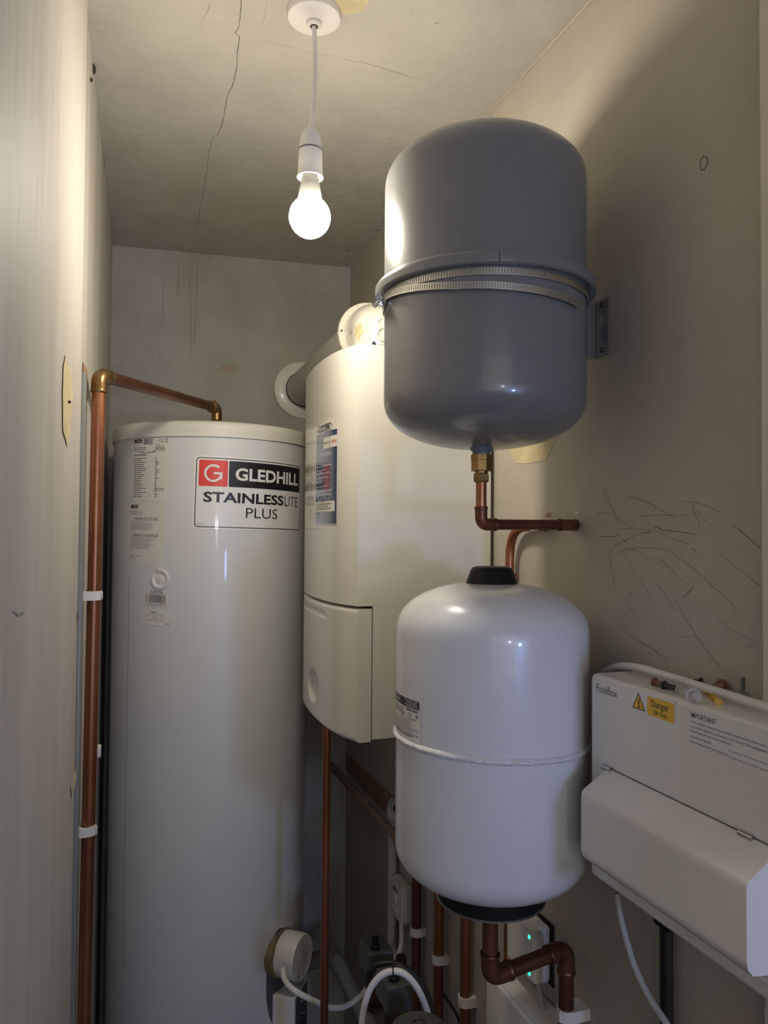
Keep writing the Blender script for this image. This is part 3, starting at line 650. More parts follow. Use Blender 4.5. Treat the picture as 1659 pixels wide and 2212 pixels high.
# door with a shallow dial well and a grip groove
zt, zb, xk = 1.4650, 1.2350, .4235
bm = B(); NY, NZ = 72, 60; grid = []
for k in range(NZ+1):
    z = zb+(zt-zb)*k/NZ; row = []
    for i in range(NY+1):
        y = 1.2552+(1.6448-1.2552)*i/NY; x = fsx(y)
        du = (y-1.462)/.047; dv = (z-1.296)/.033; rr = du*du+dv*dv
        if rr < 1: x += .0125*(1-rr)**.8
        gy = (y-1.48)/.125; gz = (z-(1.4455-.004*gy*gy))/.0045
        if abs(gy) < 1 and abs(gz) < 1: x += .0035*(1-gz*gz)*(1-gy**4)
        ed = min(k, NZ-k)*(zt-zb)/NZ
        if ed < .004: x += .004*(1-sqrt(1-(1-ed/.004)**2))
        row.append(bm.verts.new((x,y,z)))
    grid.append(row)
for a_, b_ in zip(grid, grid[1:]):
    for i in range(NY): bm.faces.new((a_[i],a_[i+1],b_[i+1],b_[i]))
cols = []
for row in grid: cols.append((bm.verts.new((xk,row[0].co.y,row[0].co.z)), bm.verts.new((xk,row[-1].co.y,row[-1].co.z))))
for k in range(NZ):
    bm.faces.new((grid[k][0],grid[k+1][0],cols[k+1][0],cols[k][0])); bm.faces.new((grid[k][-1],cols[k][1],cols[k+1][1],grid[k+1][-1]))
    bm.faces.new((cols[k][0],cols[k+1][0],cols[k+1][1],cols[k][1]))
bm.faces.new(grid[0]+[cols[0][1],cols[0][0]]); bm.faces.new(grid[-1]+[cols[-1][1],cols[-1][0]])
dr = fin('control_door', bm, M['boil'], bo, angle=50)
bm = B(); lathe(bm, [(.0016,0),(.0016,.003),(0,.0034)], (0.3790,1.4276,1.2935), (-1,-.5,0), 12); part(fin('indicator_light', bm, M['bluel'], dr), 'tiny blue light in the dial well')
# notice label
def bmap(off): return lambda u,v,w: Vector((fsx(1.44-u)-off-w, 1.44-u, v))
bm = B(); poly2(bm, [(-.004,1.613),(.122,1.6115),(.122,1.7870),(-.001,1.7870)]); nb = decal('notice_label', bm, bmap(.0008), M['labelw'], bo, .006, label='tall navy blue notice label')
bm = B(); poly2(bm, [(-.003,1.6150),(.119,1.6130),(.119,1.7855),(-.001,1.7860)]); decal('blue_field', bm, bmap(.0012), M['blue'], nb, .006)
bm = B(); pass
for q in ((.052,.086,1.7535,1.7745),(.088,.121,1.7535,1.7745),(-.004,.113,1.6360,1.6550)):
    bm = B(); poly2(bm, rrect(*q)); decal('white_panel', bm, bmap(.0017), M['label'], nb, .006)
bm = B(); text2(bm, 'WORCESTER', .055,.083,1.7620,1.7665,.01); decal('lettering', bm, bmap(.0021), M['print'], nb)
bm = B(); text2(bm, 'BOSCH', .097,.118,1.7615,1.7665,.02); decal('lettering', bm, bmap(.0021), M['red'], nb)
bm = B(); text2(bm, 'IMPORTANT PLEASE READ', .022,.096,1.7395,1.7470,.0); text2(bm, 'Installer', .004,.020,1.7290,1.7320,.01); text2(bm, 'Homeowner', .004,.024,1.6900,1.6930,.01)
for i, (z, l) in enumerate(((1.7215,.078),(1.7145,.046),(1.7075,.068),(1.7000,.062),(1.6830,.062),(1.6750,.080),(1.6665,.080))):
    fine2(bm, .020, .020+l, z, .0012, 1, (.004,.009), .001)
text2(bm, 'TO BE', .004,.045,1.6270,1.6305,.01); text2(bm, 'THE', .004,.030,1.6215,1.6248,.01)
for z in (1.7215,1.7145,1.7075,1.7000,1.6830,1.6750,1.6665): poly2(bm, [(.010+.0045*cos(t*pi/8), z+.0006+.0027*sin(t*pi/8)) for t in range(16)])
decal('lettering', bm, bmap(.0017), M['labelw'], nb, .01)
bm = B(); 
for i in range(3): fine2(bm, .010, .105, 1.6500-.0045*i, .0018, random.uniform(.8,1), (.005,.012), .001)
decal('fine_print', bm, bmap(.0021), M['printl'], nb, .01)
bm = B(); text2(bm, 'Worcester', .006,.095,1.7900,1.8050,.03); decal('chrome_badge', bm, bmap(.0004), M['chrome'], bo, .006, thick=.003, label='raised chrome badge above the blue label')
bm = B(); lathe(bm, [(.0090,0),(.0090,.001),(.0070,.0012),(.0068,.003),(.0058,.0032),(.0056,.005),(.0044,.0052),(.0042,.007),(.0032,.0072),(.003,.009),(.0015,.011),(0,.0113)], (.430,1.275,1.927), n=20); part(fin('cable_grommet', bm, M['rubber'], bo), 'black ribbed cone grommet on top')

# ================================================================ grey expansion vessel
GX, GY, GR = .4835, .9515, .1400
def dome(r, z0, b, n=14, up=True, e=2.25, rmin=0.):
    out = []
    for i in range(n+1):
        a_ = pi/2*i/n; x = r*abs(cos(a_))**(2/e); y = b*abs(sin(a_))**(2/e)
        out.append((x if i < n else rmin, z0+(y if up else -y)))
    return out
gv = thing('heating_expansion_vessel', (GX,GY,1.716), 'large grey enamel expansion vessel hanging beside the lit bulb', 'expansion vessel')
bm = B(); lathe(bm, dome(GR,1.783,.067,up=False)[::-1] + [(GR,1.85),(GR,1.930)], (GX,GY,0), n=96, caps=False); fin('lower_shell', bm, M['grey'], gv)
bm = B(); lathe(bm, [(GR,1.930),(GR,2.0)] + dome(GR,2.080,.066), (GX,GY,0), n=96, caps=False); fin('upper_shell', bm, M['grey'], gv)
bm = B(); lathe(bm, [(GR-.002,1.9265),(.1500,1.9245),(.1522,1.9262),(.1530,1.9330),(.1528,1.9375),(.1500,1.9412),(.1450,1.9430),(GR-.001,1.9440)], (GX,GY,0), n=96, caps=False); rm = fin('rim_ring', bm, M['grey'], gv)
def gpt(pxaz, z, r): # point on the vessel at world azimuth
    pass
a0 = radians(-20); bm = B(); box(bm, GX+.1532*sin(a0)-.0004, GX+.1532*sin(a0)+.0004, GY-.1532*cos(a0)-.0003, GY-.1532*cos(a0)+.002, 1.9262,1.9385); fin('rim_joint', bm, M['darkst'], rm, smooth=False)
# steel band: runs right round under the rim, tail hangs free in front
def band(bm, f, a0, a1, w, n, th=.0009):
    L = []
    for i in range(n+1):
        t = i/n; a_ = a0+(a1-a0)*t; r_, z_ = f(t, a_); d_ = Vector((sin(a_),-cos(a_),0)); c_ = Vector((GX,GY,z_))
        w2 = w
        L.append([bm.verts.new(c_+d_*r_+Vector((0,0,-w2/2))), bm.verts.new(c_+d_*r_+Vector((0,0,w2/2))), bm.verts.new(c_+d_*(r_+th)+Vector((0,0,w2/2))), bm.verts.new(c_+d_*(r_+th)+Vector((0,0,-w2/2)))])
    for p_, q_ in zip(L, L[1:]):
        for k in range(4): bm.faces.new((p_[k],p_[(k+1)%4],q_[(k+1)%4],q_[k]))
    bm.faces.new(L[0]); bm.faces.new(L[-1][::-1])
AS = radians(-101)
bm = B(); band(bm, lambda t,a_: (GR+.0015, 1.9150+.004*cos((a_-AS)*.5)), AS, AS+2*pi, .0090, 140)
bd = fin('steel_band', bm, M['silver'], gv, angle=60)
bm = B(); band(bm, lambda t,a_: (GR+.004+.0035*sin(pi*t)+.006*max(0,t-.7), 1.9170-.0140*min(1,t*2.2)-.0130*t*t), AS+.07, radians(29), .0088, 80)
fin('band_tail', bm, M['silver'], bd, angle=60)
bm = B()
for i in range(66):
    a_ = AS+.12+i*(radians(6)-AS-.12)/66
    for zz, rr in ((1.9180,GR+.0026),):
        d_ = Vector((sin(a_),-cos(a_),0)); t_ = Vector((cos(a_),sin(a_),0)); c_ = Vector((GX,GY,zz))+d_*(rr+.0002)
        q = [c_-t_*.0005+Vector((0,0,-.0032)), c_+t_*.0005+Vector((0,0,-.0032)), c_+t_*.0008+Vector((0,0,.0032)), c_-t_*.0002+Vector((0,0,.0032))]
        bm.faces.new([bm.verts.new(v_) for v_ in q])
for i in range(84):
    t = .02+.93*i/84; a_ = AS+.07+t*(radians(29)-AS-.07); rr = GR+.004+.0035*sin(pi*t)+.006*max(0,t-.7)+.0011; zz = 1.9170-.0140*min(1,t*2.2)-.0130*t*t
    d_ = Vector((sin(a_),-cos(a_),0)); t_ = Vector((cos(a_),sin(a_),0)); c_ = Vector((GX,GY,zz))+d_*rr
    q = [c_-t_*.0005+Vector((0,0,-.0031)), c_+t_*.0005+Vector((0,0,-.0031)), c_+t_*.0008+Vector((0,0,.0031)), c_-t_*.0002+Vector((0,0,.0031))]
    bm.faces.new([bm.verts.new(v_) for v_ in q])
fin('band_slots', bm, M['slot'], bd, smooth=False)
d_ = Vector((sin(AS),-cos(AS),0)); t_ = Vector((cos(AS),sin(AS),0)); rzz = Matrix.Rotation(atan2(d_.y,d_.x),4,'Z')
c_ = Vector((GX,GY,1.9150))+d_*(GR+.009)
bm = B(); box(bm, -.006,.004,-.010,.010,-.0075,.0075,.0018); bmesh.ops.transform(bm, matrix=Matrix.Translation(c_)@rzz, verts=bm.verts)
lathe(bm, [(.0042,-.014),(.0042,.012),(.003,.013)], c_+d_*.003, t_, 18)
lathe(bm, [(.0055,-.004),(.0055,.004)], c_+d_*.003+t_*.015, t_, 6)
part(fin('clamp_screw', bm, M['chrome'], bd), 'bright screw housing of the band')
# bottom connection
NX, NYY = GX-.004, GY-.002
bm = B(); lathe(bm, [(.0165,1.722),(.0165,1.7165),(.0158,1.7145),(.0125,1.711),(.0125,1.705)], (NX,NYY,0), n=32); part(fin('nozzle', bm, M['greyp'], gv), 'blue grey threaded nozzle under the vessel')
# bracket
bk = thing('vessel_bracket', (.655,.93,1.855), 'galvanised angle bracket fixing the grey vessel to the right wall', 'bracket')
bm = B()
ys, yn = .9460, .9105
prism(bm, [(.6050,ys),(.6050,ys-.002),(.6560,ys-.002),(.6595,ys-.0055),(.6595,yn),(.6615,yn),(.6615,ys-.004),(.6575,ys)], 'z', 1.856,1.938)
fin('angle_plate', bm, M['galv'], bk, angle=30)
bm = B(); box(bm, .6335,.6460,ys-.0026,ys-.0005,1.882,1.912,.001); fin('slot', bm, M['darkst'], bk)
for zz in (1.930, 1.864):
    bm = B(); lathe(bm, [(.0042,0),(.0036,.0016),(0,.0018)], (.6595,.924,zz), (-1,0,0), 16); fin('screw', bm, M['screwd'], bk)
bm = B(); lathe(bm, [(.0052,0),(.0052,.0006),(0,.0007)], (.6595,.924,1.905), (-1,0,0), 20); box(bm, .6588,.6594,.922,.926,1.905,1.915); fin('keyhole', bm, M['screws'], bk)

# brass fitting and copper pipe under the grey vessel
up = thing('copper_pipe', (NX,NYY,1.60), 'short copper pipe with brass union from the grey vessel to the right wall', 'pipe')
bm = B(); lathe(bm, [(.0120,1.7075),(.0155,1.7072),(.0155,1.7000),(.0150,1.6995),(.0150,1.6850),(.0142,1.6845),(.0095,1.6845),(.0095,1.6808)], (NX,NYY,0), n=8); part(fin('brass_union', bm, M['brass'], up), 'wide brass union')
bm = B(); lathe(bm, [(.0100,1.6815),(.0118,1.6805),(.0118,1.6710),(.0105,1.6690),(.0080,1.6690)], (NX,NYY,0), n=6); part(fin('nut', bm, M['brass'], up), 'brass compression nut')
ZP = 1.6105; WE = Vector((.6560,NYY+.036,ZP+.001)); EC = Vector((NX,NYY,ZP)); dw = (WE-EC).normalized()
tube('drop_tube', [(NX,NYY,1.672),(NX,NYY,ZP+.018)], .0075, 'copper', up)
socket('elbow', (NX,NYY,ZP+.025), EC, EC+dw*.026, .0087, 'copperd', up, .012)
tube('cross_tube', [EC+dw*.02, WE-dw*.010], .0075, 'copperd', up)
socket('elbow', WE-dw*.034, WE-dw*.012, WE-dw*.012+Vector((.016,.010,0)), .0087, 'copperd', up, .008)
wp = thing('copper_pipe', (.645,1.17,.3), 'bent copper pipe on the wall just behind the black-capped white vessel', 'pipe')
tube('bent_tube', [(.6455,1.169,.80),(.6455,1.169,1.609),(.6455,1.050,1.609)], .0078, 'copper', wp, .055)
clip((.6455,1.079,1.609), .0078, RX, 'half-hidden white clip where the bent copper pipe levels out', .013).rotation_euler = (0,0,0)

# ================================================================ white expansion vessel
VX, VY, VR = .4995, .9560, .1330
ev = thing('potable_expansion_vessel', (VX,VY,1.09), 'white enamel expansion vessel with black rubber cap and weld seam', 'expansion vessel')
bm = B(); lathe(bm, dome(VR,1.1705,.0605,up=False)[::-1] + [(VR,1.25),(VR,1.38),(VR,1.460)] + dome(VR,1.462,.068)[1:], (VX,VY,0), n=96, caps=False); fin('shell', bm, M['vessel'], ev)
bm = B(); tilt = Matrix.Rotation(radians(1.6),4,'Y')
prof = [(VR+.0022*cos(t*pi/4-pi/2+pi/2)*1.0 if False else VR-.0010+.0052*sin(pi*t/8), -.0052+.0104*t/8) for t in range(9)]
lathe(bm, prof, (0,0,0), n=160, caps=False)
for v_ in bm.verts:
    rr = 1+random.uniform(-.0035,.0045); 
    if v_.co.xy.length > VR: v_.co.x *= rr; v_.co.y *= rr; v_.co.z += random.uniform(-.0005,.0005)
bmesh.ops.transform(bm, matrix=Matrix.Translation((VX,VY,1.3175))@tilt, verts=bm.verts); fin('weld_seam', bm, M['weld'], ev, angle=80)
bm = B(); lathe(bm, [(.0365,1.523),(.0365,1.5275),(.0350,1.531),(.0300,1.545),(.0275,1.5495),(.0230,1.5515),(0,1.5520)], (VX,VY,0), n=48); part(fin('valve_cap', bm, M['rubber'], ev), 'black rubber cap on top')
bm = B(); lathe(bm, [(.0740,1.120),(.0740,1.098),(.070,1.0965),(.02,1.0965)], (VX,VY,0), n=64, caps=False); part(fin('foot_ring', bm, M['rubber'], ev), 'black foot ring underneath')
bm = B(); lathe(bm, [(.0740,1.0975),(.0755,1.0965),(.0755,1.0950),(.072,1.0943),(.02,1.0943)], (VX,VY,0), n=64, caps=False); fin('flange_plate', bm, M['galv'], ev)
vm = lambda off: cylmap(VX, VY, VR, off)
u0, u1 = -.262, -.1625
bm = B(); poly2(bm, rrect(u0,u1,1.3265,1.3825,.002)); vl = decal('rating_label', bm, vm(.0004), M['labelw'], ev, .005, label='white rating label with a black band')
bm = B(); poly2(bm, rrect(u0+.002,u1-.002,1.3690,1.3800,.0015)); decal('black_band', bm, vm(.0008), M['black'], vl, .005)
bm = B(); 
for i in range(5): fine2(bm, u1-.036+.004*(i%3), u1-.004, 1.3780-.0019*i, .0008, 1, (.003,.008), .0012)
fine2(bm, u0+.030, u0+.046, 1.3735, .0018, 1); decal('fine_print', bm, vm(.0012), M['label'], vl)
bm = B(); bars2(bm, u1-.032,u1-.005,1.3645,1.3675); text2(bm, 'CE', u1-.027,u1-.019,1.3575,1.3625,.0); poly2(bm, rrect(u1-.009,u1-.004,1.3580,1.3615))
for i in range(3): fine2(bm, u0+.004, u1-.040, 1.3645-.0035*i, .0012, 1)
poly2(bm, rrect(u0+.002,u1-.003,1.3535,1.3538)); poly2(bm, rrect(u1-.055,u1-.030,1.3628,1.3631)); poly2(bm, rrect(u1-.0300,u1-.0297,1.3535,1.3630))
arc2(bm, u1-.052, 1.3580, .0030, .0024, 0, 360)
for i in range(2): fine2(bm, u1-.046, u1-.034, 1.3590-.0026*i, .0011)
fine2(bm, u1-.027, u1-.006, 1.3548, .0010)
for i in range(3): fine2(bm, u0+.010, u1-.003, 1.3345-.0018*i, .0010, 1-.1*i)
decal('print', bm, vm(.0008), M['print'], vl, .01)
bm = B()
for i in range(10): fine2(bm, u0+.003, u1-.003, 1.3515-.0016*i, .0006, random.uniform(.8,1), (.008,.02), .0008)
decal('fine_print', bm, vm(.0008), M['printl'], vl, .01)
for i in range(6):
    aa = random.uniform(.1,1.3); r_ = random.uniform(.06,.122); zz = 1.462+.068*(1-(r_/VR)**2.25)**(1/2.25)
    a_ = Vector((VX+r_*sin(aa+.3), VY-r_*cos(aa+.3), zz+.0006)); L_ = random.uniform(.001,.003)
    bm = B(); bm.faces.new([bm.verts.new(a_+Vector(q)) for q in ((-L_,-.0004,0),(0,-.0008,0),(L_,.0,-.0004),(.0,.0006,0))])
    fin('dust_mark', bm, M['dirt'], ev, smooth=False)
# pipework under it
lp = thing('copper_pipe', (VX,VY,.5), 'dark tarnished copper pipe leaving the bottom of the white vessel', 'pipe')
EX, EY = .6310, .9700; ZL = .9830; ZR = .9930
bm = B(); lathe(bm, [(.0150,1.0940),(.0155,1.0920),(.0150,1.0900),(.0155,1.0880),(.0150,1.0860),(.0155,1.0840),(.0150,1.0820),(.0165,1.0815),(.0165,1.0700),(.0130,1.0650)], (VX,VY,0), n=24); part(fin('threaded_union', bm, M['brassd'], lp), 'brown brass threaded union')
tube('drop_tube', [(VX,VY,1.070),(VX,VY,ZL+.024)], .0111, 'copperd', lp)
E1 = Vector((VX,VY,ZL)); E2 = Vector((EX,EY,ZR)); dd = (E2-E1).normalized()
socket('elbow', (VX,VY,ZL+.034), E1, E1+dd*.034, .0130, 'copperd', lp, .017)
tube('cross_tube', [E1+dd*.028, E2-dd*.028], .0111, 'copperd', lp)
socket('elbow', E2-dd*.034, E2, E2-Vector((0,0,.036)), .0130, 'copperd', lp, .017)
tube('drop_tube', [(EX,EY,ZR-.03),(EX,EY,.0)], .0111, 'copperd', lp)
clip((EX,EY,.9000), .0111, RX, 'white clip on the pipe drop nearest the fuse box', .017)

# ================================================================ fuse box
fb = thing('consumer_unit', (.62,.66,1.165), 'white metal fuse box with flap cover, yellow danger label and notice', 'fuse box')
FBX = .575
bm = B(); box(bm, FBX,.6610,.500,.8310,1.166,1.4215,.007,3); fin('enclosure', bm, M['fuse'], fb)
bm = B(); box(bm, FBX-.0012,FBX+.02,.506,.8250,1.172,1.4155,.0010); fin('front_cover', bm, M['fuse'], fb)
bm = B(); prism(bm, [(.5745,1.3125),(.5710,1.3118),(.5400,1.2922),(.5362,1.2890),(.5347,1.2850),(.5345,1.2800),(.5345,1.2200),(.5362,1.2120),(.5420,1.2060),(.5745,1.2020)], 'y', .5360,.7900)
bevel_sharp(bm, .0040, 3, 60); fcv = fin('flap_cover', bm, M['fuse'], fb, angle=45)
bm = B(); box(bm, FBX-.0020,FBX,.5400,.7990,1.3128,1.3136); fin('hinge_line', bm, M['darkst'], fb, smooth=False)
bm = B(); box(bm, FBX-.0030,FBX-.0010,.508,.8230,1.186,1.190,.0008); fin('lower_lip', bm, M['fuse'], fb)
for y_ in (0.7897, 0.5726):
    bm = B(); sweep(bm, [(FBX-.0035,y_-.0085,1.3125),(FBX-.0035,y_+.0085,1.3125)], .0036, 14); part(fin('hinge_pin', bm, M['hinge'], fb), 'shiny steel hinge clip')
xm = lambda off: xmap(FBX-.0012, off)
bm = B(); text2(bm, 'FuseBox', -0.8146,-0.7735,1.4011,1.4109,0); decal('name_print', bm, xm(.0003), M['print'], fb)
bm = B(); poly2(bm, rrect(-0.7465,-0.6724,1.3929,1.4191,.001)); dgl = decal('danger_label', bm, xm(.0003), M['labelw'], fb, label='white label with warning triangle and yellow panel')
bm = B(); poly2(bm, rrect(-0.7178,-0.6738,1.3941,1.4155,.003)); poly2(bm, [(-0.7331,1.4140),(-0.7424,1.3974),(-0.7226,1.3974)]); decal('yellow_panel', bm, xm(.0006), M['yellow'], dgl)
bm = B(); ring2(bm, [(-0.7331,1.4158),(-0.7440,1.3965),(-0.7210,1.3965)], [(-0.7331,1.4140),(-0.7424,1.3974),(-0.7226,1.3974)])
tc2 = (-0.7327,1.4030)
for q in ([(.0008,.0062),(.0020,.0062),(.0006,.0010),(-.0012,.0010)],[(-.0012,.0016),(.0018,.0016),(.0012,.0004),(-.0008,.0004)],[(.0018,.0016),(.0006,-.0040),(-.0004,-.0040),(.0006,.0004)],[(-.0014,-.0026),(.0020,-.0030),(-.0001,-.0062)]): poly2(bm, [(tc2[0]+a_, tc2[1]+b_) for a_, b_ in q])
decal('warning_sign', bm, xm(.0009), M['black'], dgl)
bm = B(); text2(bm, 'Danger', -0.7106,-0.6818,1.4024,1.4125,0); text2(bm, '230 Volts', -0.7075,-0.6848,1.3969,1.4018,0); decal('lettering', bm, xm(.0009), M['black'], dgl)
bm = B(); poly2(bm, rrect(-0.6506,-.5160,1.3805,1.4174,.003)); nt_ = decal('notice_label', bm, xm(.0003), M['labelw'], fb, label='white IMPORTANT inspection notice')
bm = B(); text2(bm, 'IMPORTANT', -0.6486,-0.6128,1.4074,1.4130,0.008)
text2(bm, 'This installation should be periodically inspected and tested and a', -0.6486,-0.5501,1.4013,1.4043,0)
text2(bm, 'its condition obtained, as prescribed in the latest IET Wiring Regulations', -0.6486,-0.5469,1.3962,1.3992,0)
text2(bm, 'Requirements for Electrical Installations.', -0.6487,-0.5928,1.3916,1.3946,0)
text2(bm, 'Date of last inspection', -0.6487,-0.6198,1.3858,1.3888,0)
text2(bm, 'Recommended date of next inspection', -0.6487,-0.5982,1.3805,1.3835,0)
for i in range(30):
    for v_ in (1.3862,1.3803): u_ = -0.5964+i*.0024; poly2(bm, rrect(u_,u_+.0011,v_,v_+.0009))
decal('lettering', bm, xm(.0006), M['print'], nt_)
# cable over the box
bm = B(); sweep(bm, spline([(0.6500,0.9097,1.3922),(0.6450,0.8995,1.4034),(0.6350,0.8711,1.4159),(0.6250,0.8309,1.4275),(0.6200,0.7877,1.4322),(0.6180,0.7471,1.4321),(0.6140,0.6888,1.4314),(0.6100,0.6434,1.4311),(0.6050,0.6010,1.4312),(0.6000,0.5705,1.4318),(0.6000,0.5314,1.4294)], 8), 0.0046, 12); tag(fin('power_cable', bm, M['cable']), 'fat white cable lying along the top of the fuse box', 'cable')
bm = B(); sweep(bm, spline([(0.6150,0.8291,1.1373),(0.6150,0.8253,1.1214),(0.6150,0.8178,1.1017),(0.6150,0.7969,1.0665),(0.6150,0.7691,1.0427),(0.6150,0.7366,1.0283),(0.6150,0.7061,1.0118)], 8), 0.0043, 12); tag(fin('power_cable', bm, M['cableg']), 'white cable curving down from underneath the fuse box', 'cable')
bm = B(); sweep(bm, spline([(0.6400,1.0661,0.8990),(0.6400,1.0591,0.8835),(0.6400,1.0494,0.8640),(0.6400,1.0359,0.8403),(0.6400,1.0174,0.7997)], 8), 0.0042, 12); tag(fin('controller_cable', bm, M['cableg']), 'pale cable dropping straight below the small controller', 'cable')
bm = B(); sweep(bm, spline([(0.3489,1.5992,0.6753),(0.3466,1.5789,0.6696),(0.3523,1.5558,0.6643),(0.3681,1.5398,0.6563),(0.4021,1.5390,0.6333),(0.4365,1.5487,0.6086),(0.4783,1.5770,0.5858),(0.5231,1.6036,0.5853),(0.5692,1.6292,0.6046),(0.6121,1.6562,0.6132),(0.6435,1.6764,0.6320),(0.6500,1.6900,0.6930)], 8), 0.006, 12); tag(fin('heater_cable', bm, M['cable']), 'white flex from the round heater cover sagging across to the wall switch', 'cable')
bm = B(); sweep(bm, spline([(0.3856,1.1800,0.7836),(0.3877,1.1782,0.8245),(0.3970,1.1739,0.8618),(0.4134,1.1674,0.8857),(0.4315,1.1608,0.8933),(0.4484,1.1549,0.8897),(0.4655,1.1493,0.8727),(0.4785,1.1454,0.8475),(0.4881,1.1428,0.8179),(0.4935,1.1418,0.7844)], 8), 0.0053, 12); tag(fin('looped_cable', bm, M['cable']), 'white cable arched in a high loop over the valves', 'cable')
bm = B(); sweep(bm, spline([(0.4384,1.2991,0.7897),(0.4373,1.2990,0.8094),(0.4464,1.2953,0.8260),(0.4695,1.2870,0.8319),(0.4929,1.2788,0.8263),(0.5180,1.2705,0.8068),(0.5356,1.2650,0.7773),(0.5439,1.2630,0.7428),(0.5476,1.2628,0.7017)], 8), 0.006, 12); tag(fin('black_cable', bm, M['cableb']), 'thick black cable looped behind the white cable loop', 'cable')
bm = B(); sweep(bm, spline([(0.6152,1.3769,0.7010),(0.6300,1.3722,0.6804),(0.6422,1.3684,0.6588),(0.6546,1.3648,0.6291)], 8), 0.0028, 12); tag(fin('thin_cable', bm, M['cableb']), 'thin dark cable slanting down behind the two nearer risers', 'cable')
bm = B(); lathe(bm, [(.0052,-.0013),(.0066,-.0013),(.0066,.0013),(.0052,.0013)], (0.4323,1.1606,0.8925), (.95,-.32,.05), 20, caps=False); tag(fin('cable_tie', bm, M['cableb']), 'thin black tie at the crown of the white cable loop', 'cable tie')
bm = B(); sweep(bm, [(.6530,0.7891,0),(.6530,0.7891,1.15)], .0036, 12); tag(fin('black_cable', bm, M['cableb']), 'thinner of two black cables straight down under the fuse box', 'cable')
bm = B(); sweep(bm, [(.6515,0.7765,0),(.6515,0.7765,1.15)], .0054, 12); tag(fin('black_cable', bm, M['cableb']), 'thicker of two black cables straight down under the fuse box', 'cable')
bm = B(); box(bm, .6430,.6590,0.7675,0.7951,1.112,1.1655,.002); part(fin('cable_gland', bm, M['rubber'], fb), 'black cable entry underneath')
# ================================================================ bits left on top of the fuse box
def screw(name, p, d, L, r, m, label, cat, head='flat', parent=None, group='loose screws and plugs on the fuse box'):
    p = Vector(p); prof = [(0,0),(r*.25,.0004)]; k = int(L*.75/.0016)
    for i in range(k): prof += [(r*.68, .0012+i*.0016), (r, .0020+i*.0016)]
    prof += [(r*.65, L*.78), (r*.65, L-.003)]
    prof += [(r*1.9, L-.0008),(r*1.9,L),(0,L)] if head=='flat' else [(r*1.9,L-.004),(r*1.9,L-.001),(r*1.2,L),(0,L)]
    bm = B(); lathe(bm, prof, p, d, 12 if head=='flat' else 6)
    o = fin(name, bm, M[m], angle=30); return tag(o, label, cat, group)
def plug(name, p, d, L, r, m, label, fins=True):
    prof = [(0,0),(r*.6,0)]
    n_ = int(L/.004)
    for i in range(n_): prof += [(r*.75, .0005+i*.004), (r, .0030+i*.004), (r*.75, .0036+i*.004)]
    prof += [(r*.8, L-.002),(r*1.5,L-.0015),(r*1.5,L),(0,L)]
    bm = B(); lathe(bm, prof, Vector(p), d, 10); return tag(fin(name, bm, M[m], angle=30), label, 'wall plug', 'loose screws and plugs on the fuse box')
plug('wall_plug', (0.5991,0.6975,1.4255), (-0.0014,0.0219,0.0000), 0.0220, .0034, 'screwd', 'dark grey ridged wall plug in front of the white cable, on the fuse box')
plug('wall_plug', (0.5990,0.7217,1.4255), (0.0006,0.0167,0.0000), 0.0167, .0036, 'plugb', 'brown wall plug with flared end, leftmost piece on the fuse box')
plug('wall_plug', (0.5948,0.6758,1.4255), (0.0000,0.0152,0.0000), 0.0152, .0040, 'clear', 'short clear plastic plug beside the dark ridged one')
plug('wall_plug', (0.5802,0.6442,1.4275), (0.0016,0.0112,0.0000), 0.0114, .0060, 'clear', 'clump of clear plastic overhanging the front edge of the fuse box')
screw('screw', (0.6437,0.7251,1.4265), (0.0034,-0.0097,0.0000), 0.0103, .0030, 'screwd', 'short dark screw behind the cable, left of the yellow plug', 'screw')
plug('wall_plug', (0.6287,0.6880,1.4245), (-0.0333,-0.0549,0.0000), 0.0642, .0028, 'plugy', 'yellow plastic wall plug poking out below the white cable')
screw('hex_bolt', (0.6330,0.6793,1.4275), (0.0232,0.0114,0.0000), 0.0259, .0040, 'plugb', 'rusty brown hexagon bolt behind the cable', 'bolt', head='hex')
screw('screw', (0.6461,0.6773,1.4245), (-0.0015,-0.0319,0.0000), 0.0319, .0028, 'screws', 'long zinc screw lying along the back of the fuse box', 'screw')
screw('screw', (0.6605,0.6673,1.4420), (0.06,0,-1), .0205, .0030, 'screws', 'zinc screw standing upright on its head on the fuse box', 'screw')

# ================================================================ low pipework on the right wall
def vpipe(y, zb, ztop, r, label, m='copperd', x=.6450):
    bm = B(); sweep(bm, [(x,y,zb),(x,y,(zb+ztop)/2),(x,y,ztop)], r, 18); return tag(fin('copper_pipe', bm, M[m]), label, 'pipe')
vpipe(1.585,0,1.236,.0109,'dark copper riser beside the switched spur, furthest of the three wall risers')
vpipe(1.463,0,1.236,.0109,'middle copper riser of the three under the white vessel','copper')
vpipe(1.335,0,1.236,.0109,'copper riser just left of the vessel union, nearest of the three wall risers','copper')
clip((.6450,1.585,.7135), .0109, RX, 'white clip on the dark riser beside the switched spur', .018)
clip((.6450,1.463,.7180), .0109, RX, 'white clip on the middle copper riser under the white vessel', .018)
clip((.6450,1.335,.7060), .0109, RX, 'white clip on the nearest riser, beside the white wiring box', .018)
bm = B(); sweep(bm, [(.4015,1.463,0),(.4015,1.463,.7),(.4015,1.463,1.237)], .0080, 16); tag(fin('copper_pipe', bm, M['copper']), 'slim copper pipe dropping free from under the boiler front', 'pipe')
bm = B(); sweep(bm, [(.6170,1.42,.9010),(.6170,1.8,.9010),(.6170,by(.617)+.0,.9010)], .0100, 16); tag(fin('gas_pipe', bm, M['pinkp']), 'pinkish paint-splashed pipe running level along the wall to the back corner', 'pipe')
